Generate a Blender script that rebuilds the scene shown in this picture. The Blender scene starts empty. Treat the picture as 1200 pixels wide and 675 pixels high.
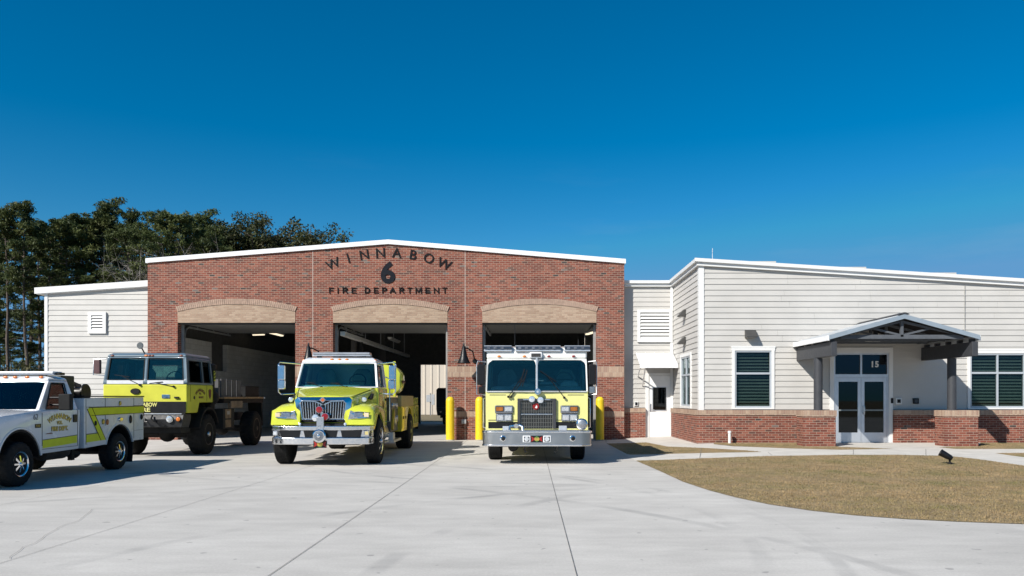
import bpy, bmesh, math, random
import numpy as np
from mathutils import Vector, Matrix, Euler
R = math.radians
PI = math.pi
scene = bpy.context.scene
C = bpy.data.collections.new('place'); scene.collection.children.link(C)
random.seed(7)
F, VX, HY, CH = 920.0, 621.0, 466.0, 1.52      # focal length in px of the 1200 px photo, vanishing point, camera height
def X(px, Y): return (px - VX) * Y / F
def Z(py, Y): return CH + (HY - py) * Y / F
def G(px, py):                                   # a point of the flat ground
    Y = F * CH / (py - HY)
    return (X(px, Y), Y)

# ------------------------------------------------------------------ objects
def tag(o, label=None, cat=None, group=None, kind=None):
    if label: o['label'] = label
    if cat: o['category'] = cat
    if group: o['group'] = group
    if kind: o['kind'] = kind
    return o
def thing(name, label, cat, loc=(0, 0, 0), rz=0, group=None):
    o = bpy.data.objects.new(name, None); C.objects.link(o)
    o.empty_display_size = .3
    o.location = loc; o.rotation_euler = (0, 0, rz)
    return tag(o, label, cat, group)

class MB:
    def __init__(s): s.v = []; s.f = []
    def add(s, vs, fs):
        n = len(s.v); s.v += [tuple(p) for p in vs]; s.f += [tuple(i + n for i in f) for f in fs]; return s
    def hexa(s, p):
        return s.add(p, [(3, 2, 1, 0), (4, 5, 6, 7), (0, 1, 5, 4), (1, 2, 6, 5), (2, 3, 7, 6), (3, 0, 4, 7)])
    def box(s, x0, x1, y0, y1, z0, z1):
        return s.hexa([(x0, y0, z0), (x1, y0, z0), (x1, y1, z0), (x0, y1, z0), (x0, y0, z1), (x1, y0, z1), (x1, y1, z1), (x0, y1, z1)])
    def frus(s, lv):                              # levels (z, x0, x1, y0, y1) stacked into one closed body
        vs = []; fs = []
        for (z, x0, x1, y0, y1) in lv: vs += [(x0, y0, z), (x1, y0, z), (x1, y1, z), (x0, y1, z)]
        n = len(lv)
        fs.append((3, 2, 1, 0)); fs.append(tuple(4 * (n - 1) + i for i in range(4)))
        for k in range(n - 1):
            for i in range(4):
                j = (i + 1) % 4; fs.append((4 * k + i, 4 * k + j, 4 * k + 4 + j, 4 * k + 4 + i))
        return s.add(vs, fs)
    def loft(s, secs, cap=True):                  # sections: equal lists of 3-D points (closed loops)
        m = len(secs[0]); vs = [p for q in secs for p in q]; fs = []
        for k in range(len(secs) - 1):
            for i in range(m):
                j = (i + 1) % m; fs.append((k * m + i, k * m + j, k * m + m + j, k * m + m + i))
        if cap:
            fs.append(tuple(range(m))[::-1]); fs.append(tuple(range(m * (len(secs) - 1), m * len(secs))))
        return s.add(vs, fs)
    def prism(s, pts, ax, a0, a1):
        def q(p, a): return {'x': (a, p[0], p[1]), 'y': (p[0], a, p[1]), 'z': (p[0], p[1], a)}[ax]
        return s.loft([[q(p, a0) for p in pts], [q(p, a1) for p in pts]])
    def tube(s, path, r, n=8, r2=None):
        path = [Vector(p) for p in path]; m = len(path); secs = []
        up = None
        for i, p in enumerate(path):
            d = (path[min(i + 1, m - 1)] - path[max(i - 1, 0)]).normalized()
            if up is None or abs(up.dot(d)) > .99: up = Vector((0, 0, 1)) if abs(d.z) < .9 else Vector((1, 0, 0))
            a = d.cross(up).normalized(); b = a.cross(d).normalized(); up = b
            rr = r if r2 is None else r + (r2 - r) * i / (m - 1)
            secs.append([p + a * (rr * math.cos(2 * PI * k / n)) + b * (rr * math.sin(2 * PI * k / n)) for k in range(n)])
        return s.loft(secs)
    def lathe(s, prof, c=(0, 0, 0), ax='z', n=24, mod=None):
        secs = []
        def q(r, h, t):
            a, b = r * math.cos(t), r * math.sin(t)
            p = {'z': (a, b, h), 'x': (h, a, b), 'y': (a, h, b)}[ax]
            return (p[0] + c[0], p[1] + c[1], p[2] + c[2])
        for i, (r, h) in enumerate(prof):
            secs.append([q(max(r, 1e-4) + (mod(i, k) if mod else 0), h, 2 * PI * k / n) for k in range(n)])
        return s.loft(secs)
    def ball(s, c, r, n=12, m=8, sq=(1, 1, 1)):
        secs = []
        for i in range(m + 1):
            t = PI * i / m; rr = max(math.sin(t), 1e-3)
            secs.append([(c[0] + sq[0] * r * rr * math.cos(2 * PI * k / n), c[1] + sq[1] * r * rr * math.sin(2 * PI * k / n), c[2] - sq[2] * r * math.cos(t)) for k in range(n)])
        return s.loft(secs)
    def panel(s, a, b, c, d, u0=0, u1=1, v0=0, v1=1, off=0, th=.004):
        a, b, c, d = map(Vector, (a, b, c, d))
        n = (b - a).cross(d - a).normalized()
        f = lambda u, v: (a * (1 - u) + b * u) * (1 - v) + (d * (1 - u) + c * u) * v
        q = [f(u0, v0), f(u1, v0), f(u1, v1), f(u0, v1)]
        return s.hexa([p + n * off for p in q] + [p + n * (off + th) for p in q])
    def bar(s, p, q, w, h=None):                  # square bar between two points
        h = h or w; p, q = Vector(p), Vector(q); d = (q - p).normalized()
        u = Vector((0, 0, 1)) if abs(d.z) < .9 else Vector((0, 1, 0))
        a = d.cross(u).normalized() * w / 2; b = a.cross(d).normalized() * h / 2
        return s.hexa([p - a - b, p + a - b, p + a + b, p - a + b, q - a - b, q + a - b, q + a + b, q - a + b])
    def grid(s, fn, us, vs, holes):               # wall with openings: fn(u, v, w) for w = 0 outside, 1 inside
        nu, nv = len(us), len(vs); V = []; ix = {}
        for w in (0, 1):
            for j, v in enumerate(vs):
                for i, u in enumerate(us):
                    ix[i, j, w] = len(V); V.append(fn(u, v, w))
        solid = lambda i, j: 0 <= i < nu - 1 and 0 <= j < nv - 1 and (i, j) not in holes
        Fs = []
        for i in range(nu - 1):
            for j in range(nv - 1):
                if not solid(i, j): continue
                Fs.append((ix[i, j, 0], ix[i + 1, j, 0], ix[i + 1, j + 1, 0], ix[i, j + 1, 0]))
                Fs.append((ix[i, j + 1, 1], ix[i + 1, j + 1, 1], ix[i + 1, j, 1], ix[i, j, 1]))
                for (di, dj, e) in ((-1, 0, ((i, j), (i, j + 1))), (1, 0, ((i + 1, j + 1), (i + 1, j))), (0, -1, ((i + 1, j), (i, j))), (0, 1, ((i, j + 1), (i + 1, j + 1)))):
                    if not solid(i + di, j + dj):
                        (p, q) = e; Fs.append((ix[p + (0,)], ix[q + (0,)], ix[q + (1,)], ix[p + (1,)]))
        return s.add(V, Fs)
    def xform(s, M, start=0):
        for i in range(start, len(s.v)): s.v[i] = tuple(M @ Vector(s.v[i]))
        return s
    def build(s, name, mat, parent=None, bevel=0, smooth=35, world=False, label=None, seg=2, solid=0, weld=False, recalc=True):
        me = bpy.data.meshes.new(name)
        vs = s.v
        if world and parent is not None:
            p = parent
            off = Vector((0, 0, 0))
            while p is not None: off += p.location; p = p.parent
            vs = [(x - off.x, y - off.y, z - off.z) for (x, y, z) in vs]
        me.from_pydata(vs, [], s.f); me.validate()
        if recalc or weld:
            bm = bmesh.new(); bm.from_mesh(me)
            if weld: bmesh.ops.remove_doubles(bm, verts=bm.verts, dist=1e-4)
            bmesh.ops.recalc_face_normals(bm, faces=bm.faces)
            bm.to_mesh(me); bm.free()
        me.materials.append(mat)
        o = bpy.data.objects.new(name, me); C.objects.link(o)
        if parent is not None: o.parent = parent
        if smooth:
            for p in me.polygons: p.use_smooth = True
            me.set_sharp_from_angle(angle=R(smooth))
        if solid:
            m = o.modifiers.new('thick', 'SOLIDIFY'); m.thickness = solid; m.offset = -1
        if bevel:
            m = o.modifiers.new('edge', 'BEVEL'); m.width = bevel; m.segments = seg; m.limit_method = 'ANGLE'; m.angle_limit = R(30)
            m.harden_normals = True
        if label: o['label'] = label
        return o

def pieces(mb):                                   # the separate pieces of a mesh builder, each as a builder of its own
    par = list(range(len(mb.v)))
    def find(i):
        while par[i] != i: par[i] = par[par[i]]; i = par[i]
        return i
    for f in mb.f:
        for j in f[1:]: par[find(j)] = find(f[0])
    out = {}
    for f in mb.f: out.setdefault(find(f[0]), []).append(f)
    res = []
    for fs in out.values():
        ids = sorted({i for f in fs for i in f}); ix = {i: k for k, i in enumerate(ids)}
        q = MB(); q.add([mb.v[i] for i in ids], [tuple(ix[i] for i in f) for f in fs]); res.append(q)
    return res
def glyphs(txt, size, off=0.0, ext=.004, spacing=1.0, align='CENTER'):
    cu = bpy.data.curves.new('t', 'FONT'); cu.body = txt; cu.size = size; cu.extrude = ext; cu.offset = off
    cu.align_x = align; cu.align_y = 'CENTER'; cu.space_character = spacing; cu.resolution_u = 4
    o = bpy.data.objects.new('t', cu); C.objects.link(o)
    me = bpy.data.meshes.new_from_object(o)
    vs = [tuple(v.co) for v in me.vertices]; fs = [tuple(p.vertices) for p in me.polygons]
    bpy.data.objects.remove(o); bpy.data.meshes.remove(me); bpy.data.curves.remove(cu)
    return vs, fs
FRONT = Matrix.Rotation(R(90), 4, 'X')                       # reads from -Y
RIGHT = Matrix.Rotation(R(90), 4, 'Z') @ FRONT               # reads from +X
LEFT = Matrix.Rotation(R(-90), 4, 'Z') @ FRONT               # reads from -X
def text(mb, s, size, loc, base=FRONT, off=0.0, ext=.004, spacing=1.0, stretch=None):
    st = len(mb.v); vs, fs = glyphs(s, size, off, ext, spacing); mb.add(vs, fs)
    if stretch:
        xs = [p[0] for p in mb.v[st:]]; ys = [p[1] for p in mb.v[st:]]
        sx = stretch[0] / (max(xs) - min(xs)); sy = stretch[1] / (max(ys) - min(ys)); cx = (max(xs) + min(xs)) / 2; cy = (max(ys) + min(ys)) / 2
        mb.xform(Matrix.Diagonal((sx, sy, 1, 1)) @ Matrix.Translation((-cx, -cy, 0)), st)
    mb.xform(Matrix.Translation(loc) @ base, st)
def arc_text(mb, s, size, loc, width, rise, base=FRONT, off=0.0, ext=.004):
    h = width / 2; rad = (h * h + rise * rise) / (2 * rise); amax = math.asin(h / rad)
    for i, ch in enumerate(s):
        a = -amax + 2 * amax * i / (len(s) - 1)
        st = len(mb.v); vs, fs = glyphs(ch, size, off, ext); mb.add(vs, fs)
        M = Matrix.Translation((rad * math.sin(a), rad * math.cos(a) - rad, 0)) @ Matrix.Rotation(-a, 4, 'Z')
        mb.xform(Matrix.Translation(loc) @ base @ M, st)

# ------------------------------------------------------------------ materials
def nt(name):
    m = bpy.data.materials.new(name); m.use_nodes = True
    t = m.node_tree; b = t.nodes['Principled BSDF']
    return m, t, b
def N(t, kind, **kw):
    n = t.nodes.new(kind)
    for k, v in kw.items():
        if k.startswith('_'): setattr(n, k[1:], v)
        else: n.inputs[k].default_value = v
    return n
def L(t, a, b): t.links.new(a, b)
def math_(t, op, a, b=None, c=None):
    n = t.nodes.new('ShaderNodeMath'); n.operation = op
    for i, x in enumerate((a, b, c)):
        if x is None: continue
        if isinstance(x, (int, float)): n.inputs[i].default_value = x
        else: L(t, x, n.inputs[i])
    return n.outputs[0]
def ramp(t, fac, stops, interp='LINEAR'):
    n = t.nodes.new('ShaderNodeValToRGB'); n.color_ramp.interpolation = interp
    e = n.color_ramp.elements
    while len(e) < len(stops): e.new(.5)
    for i, (p, c) in enumerate(stops):
        e[i].position = p; e[i].color = (c, c, c, 1) if isinstance(c, (int, float)) else (*c, 1)
    L(t, fac, n.inputs[0]); return n.outputs[0]
def mixc(t, fac, a, b, mode='MIX'):
    n = t.nodes.new('ShaderNodeMix'); n.data_type = 'RGBA'; n.blend_type = mode
    for sock, x in ((n.inputs[0], fac), (n.inputs[6], a), (n.inputs[7], b)):
        if isinstance(x, (int, float)): sock.default_value = x
        elif isinstance(x, tuple): sock.default_value = (*x, 1) if len(x) == 3 else x
        else: L(t, x, sock)
    return n.outputs[2]
def noise(t, vec, scale, detail=4, rough=.55):
    n = t.nodes.new('ShaderNodeTexNoise'); n.inputs['Scale'].default_value = scale; n.inputs['Detail'].default_value = detail; n.inputs['Roughness'].default_value = rough
    if vec is not None: L(t, vec, n.inputs['Vector'])
    return n.outputs[0]
def objco(t):
    return t.nodes.new('ShaderNodeTexCoord').outputs['Object']
def geopos(t):
    return t.nodes.new('ShaderNodeNewGeometry').outputs['Position']
def scaled(t, vec, s):
    n = t.nodes.new('ShaderNodeMapping'); n.inputs['Scale'].default_value = s; L(t, vec, n.inputs['Vector']); return n.outputs[0]
MATS = {}
def M(name, col, rough=.5, metal=0, var=.12, vs=6, bump=0, bs=80, spec=.5, coat=0, dirt=0):
    if name in MATS: return MATS[name]
    if metal < .5: col = tuple(c * .87 for c in col)
    m, t, b = nt(name)
    b.inputs['Metallic'].default_value = metal; b.inputs['Roughness'].default_value = rough
    b.inputs['Specular IOR Level'].default_value = spec; b.inputs['Coat Weight'].default_value = coat; b.inputs['Coat Roughness'].default_value = .05
    co = objco(t); n1 = noise(t, co, vs)
    lo = tuple(c * (1 - var) for c in col); hi = tuple(min(1, c * (1 + var)) for c in col)
    c = ramp(t, n1, [(.3, lo), (.7, hi)])
    if dirt:                                       # road grime that gathers low on a vehicle
        z = t.nodes.new('ShaderNodeSeparateXYZ'); L(t, geopos(t), z.inputs[0])
        g = math_(t, 'MULTIPLY', ramp(t, math_(t, 'ADD', z.outputs[2], math_(t, 'MULTIPLY', n1, .5)), [(.55, 1.), (1.1, 0.)]), dirt)
        c = mixc(t, g, c, (.2, .17, .13))
    L(t, c, b.inputs['Base Color'])
    r = ramp(t, noise(t, co, vs * 2.3), [(.3, max(0, rough - .06)), (.7, min(1, rough + .08))]); L(t, r, b.inputs['Roughness'])
    if bump:
        bn = t.nodes.new('ShaderNodeBump'); bn.inputs['Strength'].default_value = bump; bn.inputs['Distance'].default_value = .01
        L(t, noise(t, co, bs, 6), bn.inputs['Height']); L(t, bn.outputs[0], b.inputs['Normal'])
    MATS[name] = m; return m
def wall_uv(t):                                    # (x + y, z): runs along any upright face
    s = t.nodes.new('ShaderNodeSeparateXYZ'); L(t, geopos(t), s.inputs[0])
    return math_(t, 'ADD', s.outputs[0], s.outputs[1]), s.outputs[2]
def brick_mat(name, stops, mortar, w=.203, h=.0677, soldier=False, mw=.011):
    m, t, b = nt(name)
    u, v = wall_uv(t)
    if soldier: u, v = v, u
    row = math_(t, 'FLOOR', math_(t, 'DIVIDE', v, h))
    sh = math_(t, 'MULTIPLY', math_(t, 'MODULO', math_(t, 'ABSOLUTE', row), 2.0), 0 if soldier else .5)
    uu = math_(t, 'ADD', math_(t, 'DIVIDE', u, w), sh)
    col = math_(t, 'FLOOR', uu)
    cv = t.nodes.new('ShaderNodeCombineXYZ'); L(t, row, cv.inputs[0]); L(t, col, cv.inputs[1])
    wn = t.nodes.new('ShaderNodeTexWhiteNoise'); wn.noise_dimensions = '2D'; L(t, cv.outputs[0], wn.inputs['Vector'])
    big = noise(t, geopos(t), .9, 3)
    idx = math_(t, 'ADD', wn.outputs['Value'], math_(t, 'MULTIPLY', math_(t, 'SUBTRACT', big, .5), .12))
    c = ramp(t, idx, stops, 'CONSTANT')
    g = noise(t, geopos(t), 60, 3)
    c = mixc(t, .35, c, ramp(t, g, [(.3, .35), (.7, .75)]), 'OVERLAY')
    fu = math_(t, 'FRACT', uu); fv = math_(t, 'FRACT', math_(t, 'DIVIDE', v, h))
    au = math_(t, 'MULTIPLY', math_(t, 'SUBTRACT', .5, math_(t, 'ABSOLUTE', math_(t, 'SUBTRACT', fu, .5))), w)
    av = math_(t, 'MULTIPLY', math_(t, 'SUBTRACT', .5, math_(t, 'ABSOLUTE', math_(t, 'SUBTRACT', fv, .5))), h)
    d = math_(t, 'MINIMUM', au, av)
    mk = ramp(t, math_(t, 'DIVIDE', d, mw), [(.35, 1.), (.6, 0.)])
    c = mixc(t, mk, c, mortar)
    st = noise(t, scaled(t, geopos(t), (.6, .6, .25)), 1.2, 4)
    c = mixc(t, .5, c, ramp(t, st, [(.3, .42), (.7, .56)]), 'OVERLAY')
    L(t, c, b.inputs['Base Color']); b.inputs['Roughness'].default_value = .88
    b.inputs['Specular IOR Level'].default_value = .25
    bn = t.nodes.new('ShaderNodeBump'); bn.inputs['Strength'].default_value = .5; bn.inputs['Distance'].default_value = .006
    L(t, math_(t, 'ADD', ramp(t, math_(t, 'DIVIDE', d, mw), [(.3, 0.), (.7, 1.)]), math_(t, 'MULTIPLY', g, .3)), bn.inputs['Height']); L(t, bn.outputs[0], b.inputs['Normal'])
    MATS[name] = m; return m
def glass_mat(name, tint, rough=.02, refl=1.0):
    m, t, b = nt(name)
    t.nodes.remove(b); out = t.nodes['Material Output']
    tr = N(t, 'ShaderNodeBsdfTransparent'); tr.inputs[0].default_value = (*tint, 1)
    gl = N(t, 'ShaderNodeBsdfGlossy'); gl.inputs['Roughness'].default_value = rough
    gl.inputs['Color'].default_value = (.9, .97, 1, 1)
    fr = N(t, 'ShaderNodeFresnel', IOR=1.5)
    mx = N(t, 'ShaderNodeMixShader')
    L(t, math_(t, 'MINIMUM', math_(t, 'MULTIPLY', fr.outputs[0], refl), 1.0), mx.inputs[0]); L(t, tr.outputs[0], mx.inputs[1]); L(t, gl.outputs[0], mx.inputs[2])
    L(t, mx.outputs[0], out.inputs['Surface'])
    MATS[name] = m; return m
def lamp_mat(name, col, strength):
    m, t, b = nt(name)
    b.inputs['Base Color'].default_value = (*col, 1); b.inputs['Emission Color'].default_value = (*col, 1); b.inputs['Emission Strength'].default_value = strength
    MATS[name] = m; return m

brick = brick_mat('red_brick', [(0, (.175, .053, .036)), (.2, (.13, .039, .028)), (.4, (.21, .065, .042)), (.62, (.155, .054, .038)), (.78, (.235, .084, .056)), (.91, (.095, .045, .036)), (.970, (.14, .11, .10)), (.988, (.05, .04, .038))], (.34, .265, .21))
tan = brick_mat('tan_brick', [(0, (.345, .25, .18)), (.3, (.315, .22, .158)), (.6, (.375, .275, .20)), (.85, (.29, .20, .142))], (.33, .26, .20))
tan_soldier = brick_mat('tan_brick_on_end', [(0, (.35, .245, .18)), (.3, (.31, .21, .155)), (.6, (.385, .28, .205)), (.85, (.285, .185, .14))], (.34, .27, .21), soldier=True)
cmu = brick_mat('grey_block', [(0, (.52, .52, .50)), (.5, (.55, .55, .53)), (.8, (.49, .49, .47))], (.36, .36, .34), w=.406, h=.203)
siding = M('cream_siding', (.53, .514, .484), .6, var=.05, vs=1.3, bump=.08, bs=30)
white = M('white_trim', (.76, .76, .745), .45, var=.03, vs=2)
white_metal = M('white_metal', (.84, .85, .86), .35, var=.03)
alu = M('aluminium', (.55, .58, .62), .35, .6, var=.05)
grey_steel = M('dark_grey_steel', (.05, .053, .06), .5, 0, var=.1, spec=.35)
black = M('black_paint', (.008, .008, .009), .4, var=.2, spec=.35)
black_rough = M('black_plastic', (.011, .011, .011), .7, var=.25, spec=.25)
rubber = M('tyre_rubber', (.014, .014, .014), .85, var=.4, vs=14, bump=.3, bs=60, spec=.25)
chrome = M('chrome', (.82, .83, .85), .12, 1, var=.04, vs=9)
steel = M('brushed_steel', (.62, .62, .62), .3, 1, var=.08, vs=9)
plate = M('tread_plate', (.55, .55, .55), .38, 1, var=.1, vs=30, bump=.6, bs=55)
yellow_bollard = M('bollard_yellow', (.80, .56, .012), .5, var=.06, vs=8)
dark_in = M('dark_interior', (.03, .03, .03), .8, var=.3)
win_glass = glass_mat('window_glass', (.60, .66, .63), refl=.7)
car_glass = glass_mat('cab_glass', (.56, .76, .78), refl=1.2)
dark_glass = glass_mat('dark_glass', (.16, .18, .2), refl=.9)
amber = M('amber_lens', (.75, .22, .02), .15, var=.1, coat=1)
red_lens = M('red_lens', (.26, .008, .008), .12, var=.15, coat=1)
clear_lens = M('clear_lens', (.72, .75, .78), .08, .55, var=.25, vs=40, coat=1)
# ------------------------------------------------------------------ world, sun, camera
SUN = Vector((-.9, -1.0, .99)).normalized()
w = bpy.data.worlds.new('World'); scene.world = w; w.use_nodes = True
t = w.node_tree; bg = t.nodes['Background']
sky = t.nodes.new('ShaderNodeTexSky'); sky.sky_type = 'NISHITA'; sky.sun_disc = False
sky.sun_elevation = math.asin(SUN.z); sky.sun_rotation = math.atan2(SUN.x, SUN.y)
sky.altitude = 300; sky.air_density = 1.0; sky.dust_density = .1; sky.ozone_density = 4.5
co = t.nodes.new('ShaderNodeTexCoord').outputs['Generated']
# a few faint wisps of cirrus
wv = scaled(t, co, (1.2, 1.2, 7.5))
cl = ramp(t, noise(t, wv, 2.6, 7, .6), [(.56, 0.), (.85, .16)])
hs = t.nodes.new('ShaderNodeHueSaturation'); hs.inputs['Saturation'].default_value = 1.42; hs.inputs['Hue'].default_value = .492
L(t, sky.outputs[0], hs.inputs['Color'])
cap = mixc(t, 1.0, hs.outputs[0], (1.2, 3.3, 6.1), 'DARKEN')      # no white glare round the sun
sz = t.nodes.new('ShaderNodeSeparateXYZ'); L(t, co, sz.inputs[0])
cl = math_(t, 'MULTIPLY', cl, ramp(t, sz.outputs[2], [(.14, 1.), (.30, 0.)]))
L(t, mixc(t, cl, cap, (4.5, 5.2, 6.0)), bg.inputs['Color'])
bg.inputs['Strength'].default_value = .0745
sl = bpy.data.lights.new('sun', 'SUN'); sl.energy = 5.0; sl.angle = R(.53); sl.color = (1, .95, .875)
so = bpy.data.objects.new('sun', sl); C.objects.link(so); so.location = SUN * 60
so.rotation_euler = (-SUN).to_track_quat('-Z', 'Y').to_euler()
cam = bpy.data.cameras.new('camera'); cam.sensor_width = 36; cam.lens = F / 1200 * 36
cam.shift_x = -(VX - 600) / 1200; cam.shift_y = (HY - 337.5) / 1200; cam.clip_end = 3000
co_ = bpy.data.objects.new('camera', cam); C.objects.link(co_); co_.location = (0, 0, CH); co_.rotation_euler = (R(90), 0, 0)
scene.camera = co_
vs_ = scene.view_settings; vs_.view_transform = 'Standard'; vs_.look = 'None'; vs_.gamma = 1; vs_.exposure = .45; vs_.use_curve_mapping = False
scene.cycles.max_bounces = 8; scene.cycles.transparent_max_bounces = 12
scene.cycles.sample_clamp_indirect = 6

# ------------------------------------------------------------------ ground
def rise(x, y):                                  # the lawns climb gently towards the office wing
    return .125 * min(1, max(0, (x - 2.7) / 3)) * min(1, max(0, (y - 14.5) / 8))
def GR(px, py):
    y = F * CH / (py - HY)
    for k in range(12): y = F * (CH - rise(X(px, y), y)) / (py - HY)
    return (X(px, y), y)
def draped(name, pts, lift, mat):
    bm = bmesh.new(); bm.faces.new([bm.verts.new((x, y, 0)) for x, y in pts])
    xs = [q[0] for q in pts]; ys = [q[1] for q in pts]
    for ax, lo, hi in ((0, min(xs), min(max(xs), 14)), (1, min(ys), max(ys))):
        k = math.floor(lo) + 1
        while k < hi:
            bmesh.ops.bisect_plane(bm, geom=bm.verts[:] + bm.edges[:] + bm.faces[:], dist=1e-4, plane_co=(k, k, 0), plane_no=(1, 0, 0) if ax == 0 else (0, 1, 0)); k += 1
    bmesh.ops.triangulate(bm, faces=bm.faces[:])
    for v in bm.verts: v.co.z = rise(v.co.x, v.co.y) + lift
    bmesh.ops.recalc_face_normals(bm, faces=bm.faces)
    if sum(f.normal.z for f in bm.faces) < 0: bmesh.ops.reverse_faces(bm, faces=bm.faces)
    me = bpy.data.meshes.new(name); bm.to_mesh(me); bm.free(); me.materials.append(mat)
    o = bpy.data.objects.new(name, me); C.objects.link(o); return tag(o, kind='structure')
def sheet(name, pts, z, mat, kind='structure', th=.0):
    mb = MB()
    if th: mb.prism(pts, 'z', z - th, z)
    else: mb.add([(x, y, z) for x, y in pts], [tuple(range(len(pts)))])
    o = mb.build(name, mat, smooth=0)
    if o.data.polygons[0].normal.z < 0 and not th: o.data.flip_normals()
    return tag(o, kind=kind)
m, t, b = nt('forest_floor'); p = geopos(t)
c = ramp(t, noise(t, p, .35, 6), [(.3, (.12, .10, .055)), (.55, (.17, .135, .075)), (.75, (.10, .115, .045))])
c = mixc(t, .5, c, ramp(t, noise(t, p, 9, 4), [(.3, .25), (.7, .7)]), 'OVERLAY'); L(t, c, b.inputs['Base Color']); b.inputs['Roughness'].default_value = .95
MATS['floor'] = m
sheet('ground', [(-900, -300), (900, -300), (900, 1500), (-900, 1500)], -.03, m)

m, t, b = nt('concrete'); p = geopos(t)
s_ = t.nodes.new('ShaderNodeSeparateXYZ'); L(t, p, s_.inputs[0]); px_, py_ = s_.outputs[0], s_.outputs[1]
c = ramp(t, noise(t, p, .45, 6, .6), [(.25, (.42, .40, .37)), (.5, (.475, .454, .42)), (.75, (.525, .503, .467))])
c2 = ramp(t, noise(t, scaled(t, p, (.55, 1.6, 1)), 1.7, 7, .65), [(.3, .40), (.7, .58)])
c = mixc(t, .55, c, c2, 'OVERLAY')
c = mixc(t, .4, c, ramp(t, noise(t, p, 38, 5, .7), [(.25, .36), (.75, .64)]), 'OVERLAY')
# newer pour nearest the doors and slab to slab differences
slab = t.nodes.new('ShaderNodeTexWhiteNoise'); slab.noise_dimensions = '2D'
cv = t.nodes.new('ShaderNodeCombineXYZ'); L(t, math_(t, 'FLOOR', math_(t, 'DIVIDE', math_(t, 'ADD', px_, 4.85), 2.625)), cv.inputs[0]); L(t, math_(t, 'FLOOR', math_(t, 'DIVIDE', math_(t, 'SUBTRACT', py_, 16.4), 11.9)), cv.inputs[1]); L(t, cv.outputs[0], slab.inputs['Vector'])
c = mixc(t, .55, c, ramp(t, slab.outputs[0], [(0, .47), (1, .54)]), 'OVERLAY')
# scattered dark drips and old tyre arcs
sp = ramp(t, noise(t, p, 2.2, 2), [(.70, 0.), (.78, .35)])
c = mixc(t, math_(t, 'MULTIPLY', sp, .5), c, (.24, .235, .225))
dr = ramp(t, noise(t, p, 5.5, 1), [(.735, 0.), (.76, .8)])
c = mixc(t, math_(t, 'MULTIPLY', dr, .6), c, (.16, .155, .15))
tot = None
for (cx, cy, r_, wd) in ((-6.5, 9, 9.5, .11), (-7.2, 9.4, 9.6, .12), (9, 6, 10.4, .13), (5.5, 4, 10.2, .12), (-14, 22, 12.5, .14), (1.5, 21, 7.3, .10), (-1, 24, 10.6, .12), (-9, 3, 12.8, .12)):
    dx = math_(t, 'SUBTRACT', px_, cx); dy = math_(t, 'SUBTRACT', py_, cy)
    d = math_(t, 'ABSOLUTE', math_(t, 'SUBTRACT', math_(t, 'SQRT', math_(t, 'ADD', math_(t, 'MULTIPLY', dx, dx), math_(t, 'MULTIPLY', dy, dy))), r_))
    k = ramp(t, math_(t, 'DIVIDE', d, wd), [(.45, 1.), (1., 0.)])
    tot = k if tot is None else math_(t, 'MAXIMUM', tot, k)
br = ramp(t, noise(t, p, .55, 3), [(.46, 0.), (.66, 1.)])
c = mixc(t, math_(t, 'MULTIPLY', math_(t, 'MULTIPLY', tot, br), .42), c, (.2, .195, .19))
L(t, c, b.inputs['Base Color']); b.inputs['Roughness'].default_value = .82; b.inputs['Specular IOR Level'].default_value = .3
bn = t.nodes.new('ShaderNodeBump'); bn.inputs['Strength'].default_value = .25; bn.inputs['Distance'].default_value = .004
L(t, noise(t, p, 120, 5), bn.inputs['Height']); L(t, bn.outputs[0], b.inputs['Normal'])
concrete = MATS['concrete'] = m
sheet('driveway', [(-40, -12), (40, -12), (40, 28.2), (30, 48.3), (-9, 48.3), (-14, 47.5), (-18.2, 47), (-18.2, 28.6), (-24, 27), (-40, 26)], 0, concrete)
walkm = M('walk_concrete', (.60, .57, .52), .85, var=.1, vs=2.5, bump=.2)
# lighter footpath slabs laid over the driveway level
main_lawn_lo = [(745, 540), (757, 545), (775, 553), (800, 564.5), (830, 574.5), (862, 583), (900, 591), (950, 598.5), (1000, 604), (1060, 608.5), (1120, 611.5), (1200, 614.5), (1300, 616.5)]
main_lawn_hi = [(1330, 560), (1260, 552), (1200, 546), (1165, 541), (1140, 537.5), (1110, 534.5), (1050, 533.2), (980, 533.4), (893, 534.8), (820, 537.5), (770, 539.5)]
lawn_polys = [main_lawn_lo + main_lawn_hi,
              [(711, 520), (757, 518.6), (782, 523.5), (888, 529.2), (892, 530.0), (736, 533.2)],
              [(836, 520.5), (838, 518.8), (942, 518.8), (942, 523), (979, 523), (985, 524), (1047, 526), (985, 527.3), (920, 525.6), (860, 523)],
              [(1100, 524.6), (1146, 522.6), (1150, 518.6), (1300, 518.6), (1300, 526.4), (1120, 526.3)],
              [(1166, 531.2), (1300, 530.5), (1300, 540), (1200, 536), (1184, 534)]]
lawn_world = [[GR(*q) for q in poly] for poly in lawn_polys]
path_poly = [GR(733, 533.6), GR(711, 520), (2.75, 28.15), (3.45, 28.2), (3.45, 28.7), (5.22, 28.7), (5.22, 24.2), (30, 24.2), (30, 11)] + [GR(1330, 562), GR(1260, 553), GR(1200, 547), GR(1165, 542), GR(1110, 535.5), GR(1050, 534), GR(893, 535.5), GR(770, 540.4), GR(745, 540.8)]
draped('footpath', path_poly, .005, walkm)
m, t, b = nt('dry_lawn'); p = geopos(t)
c = ramp(t, noise(t, p, .8, 5, .6), [(.3, (.24, .17, .09)), (.5, (.31, .23, .125)), (.62, (.23, .18, .085)), (.74, (.16, .155, .055))])
c = mixc(t, .7, c, ramp(t, noise(t, p, 26, 6, .7), [(.25, .28), (.75, .68)]), 'OVERLAY')
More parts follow.
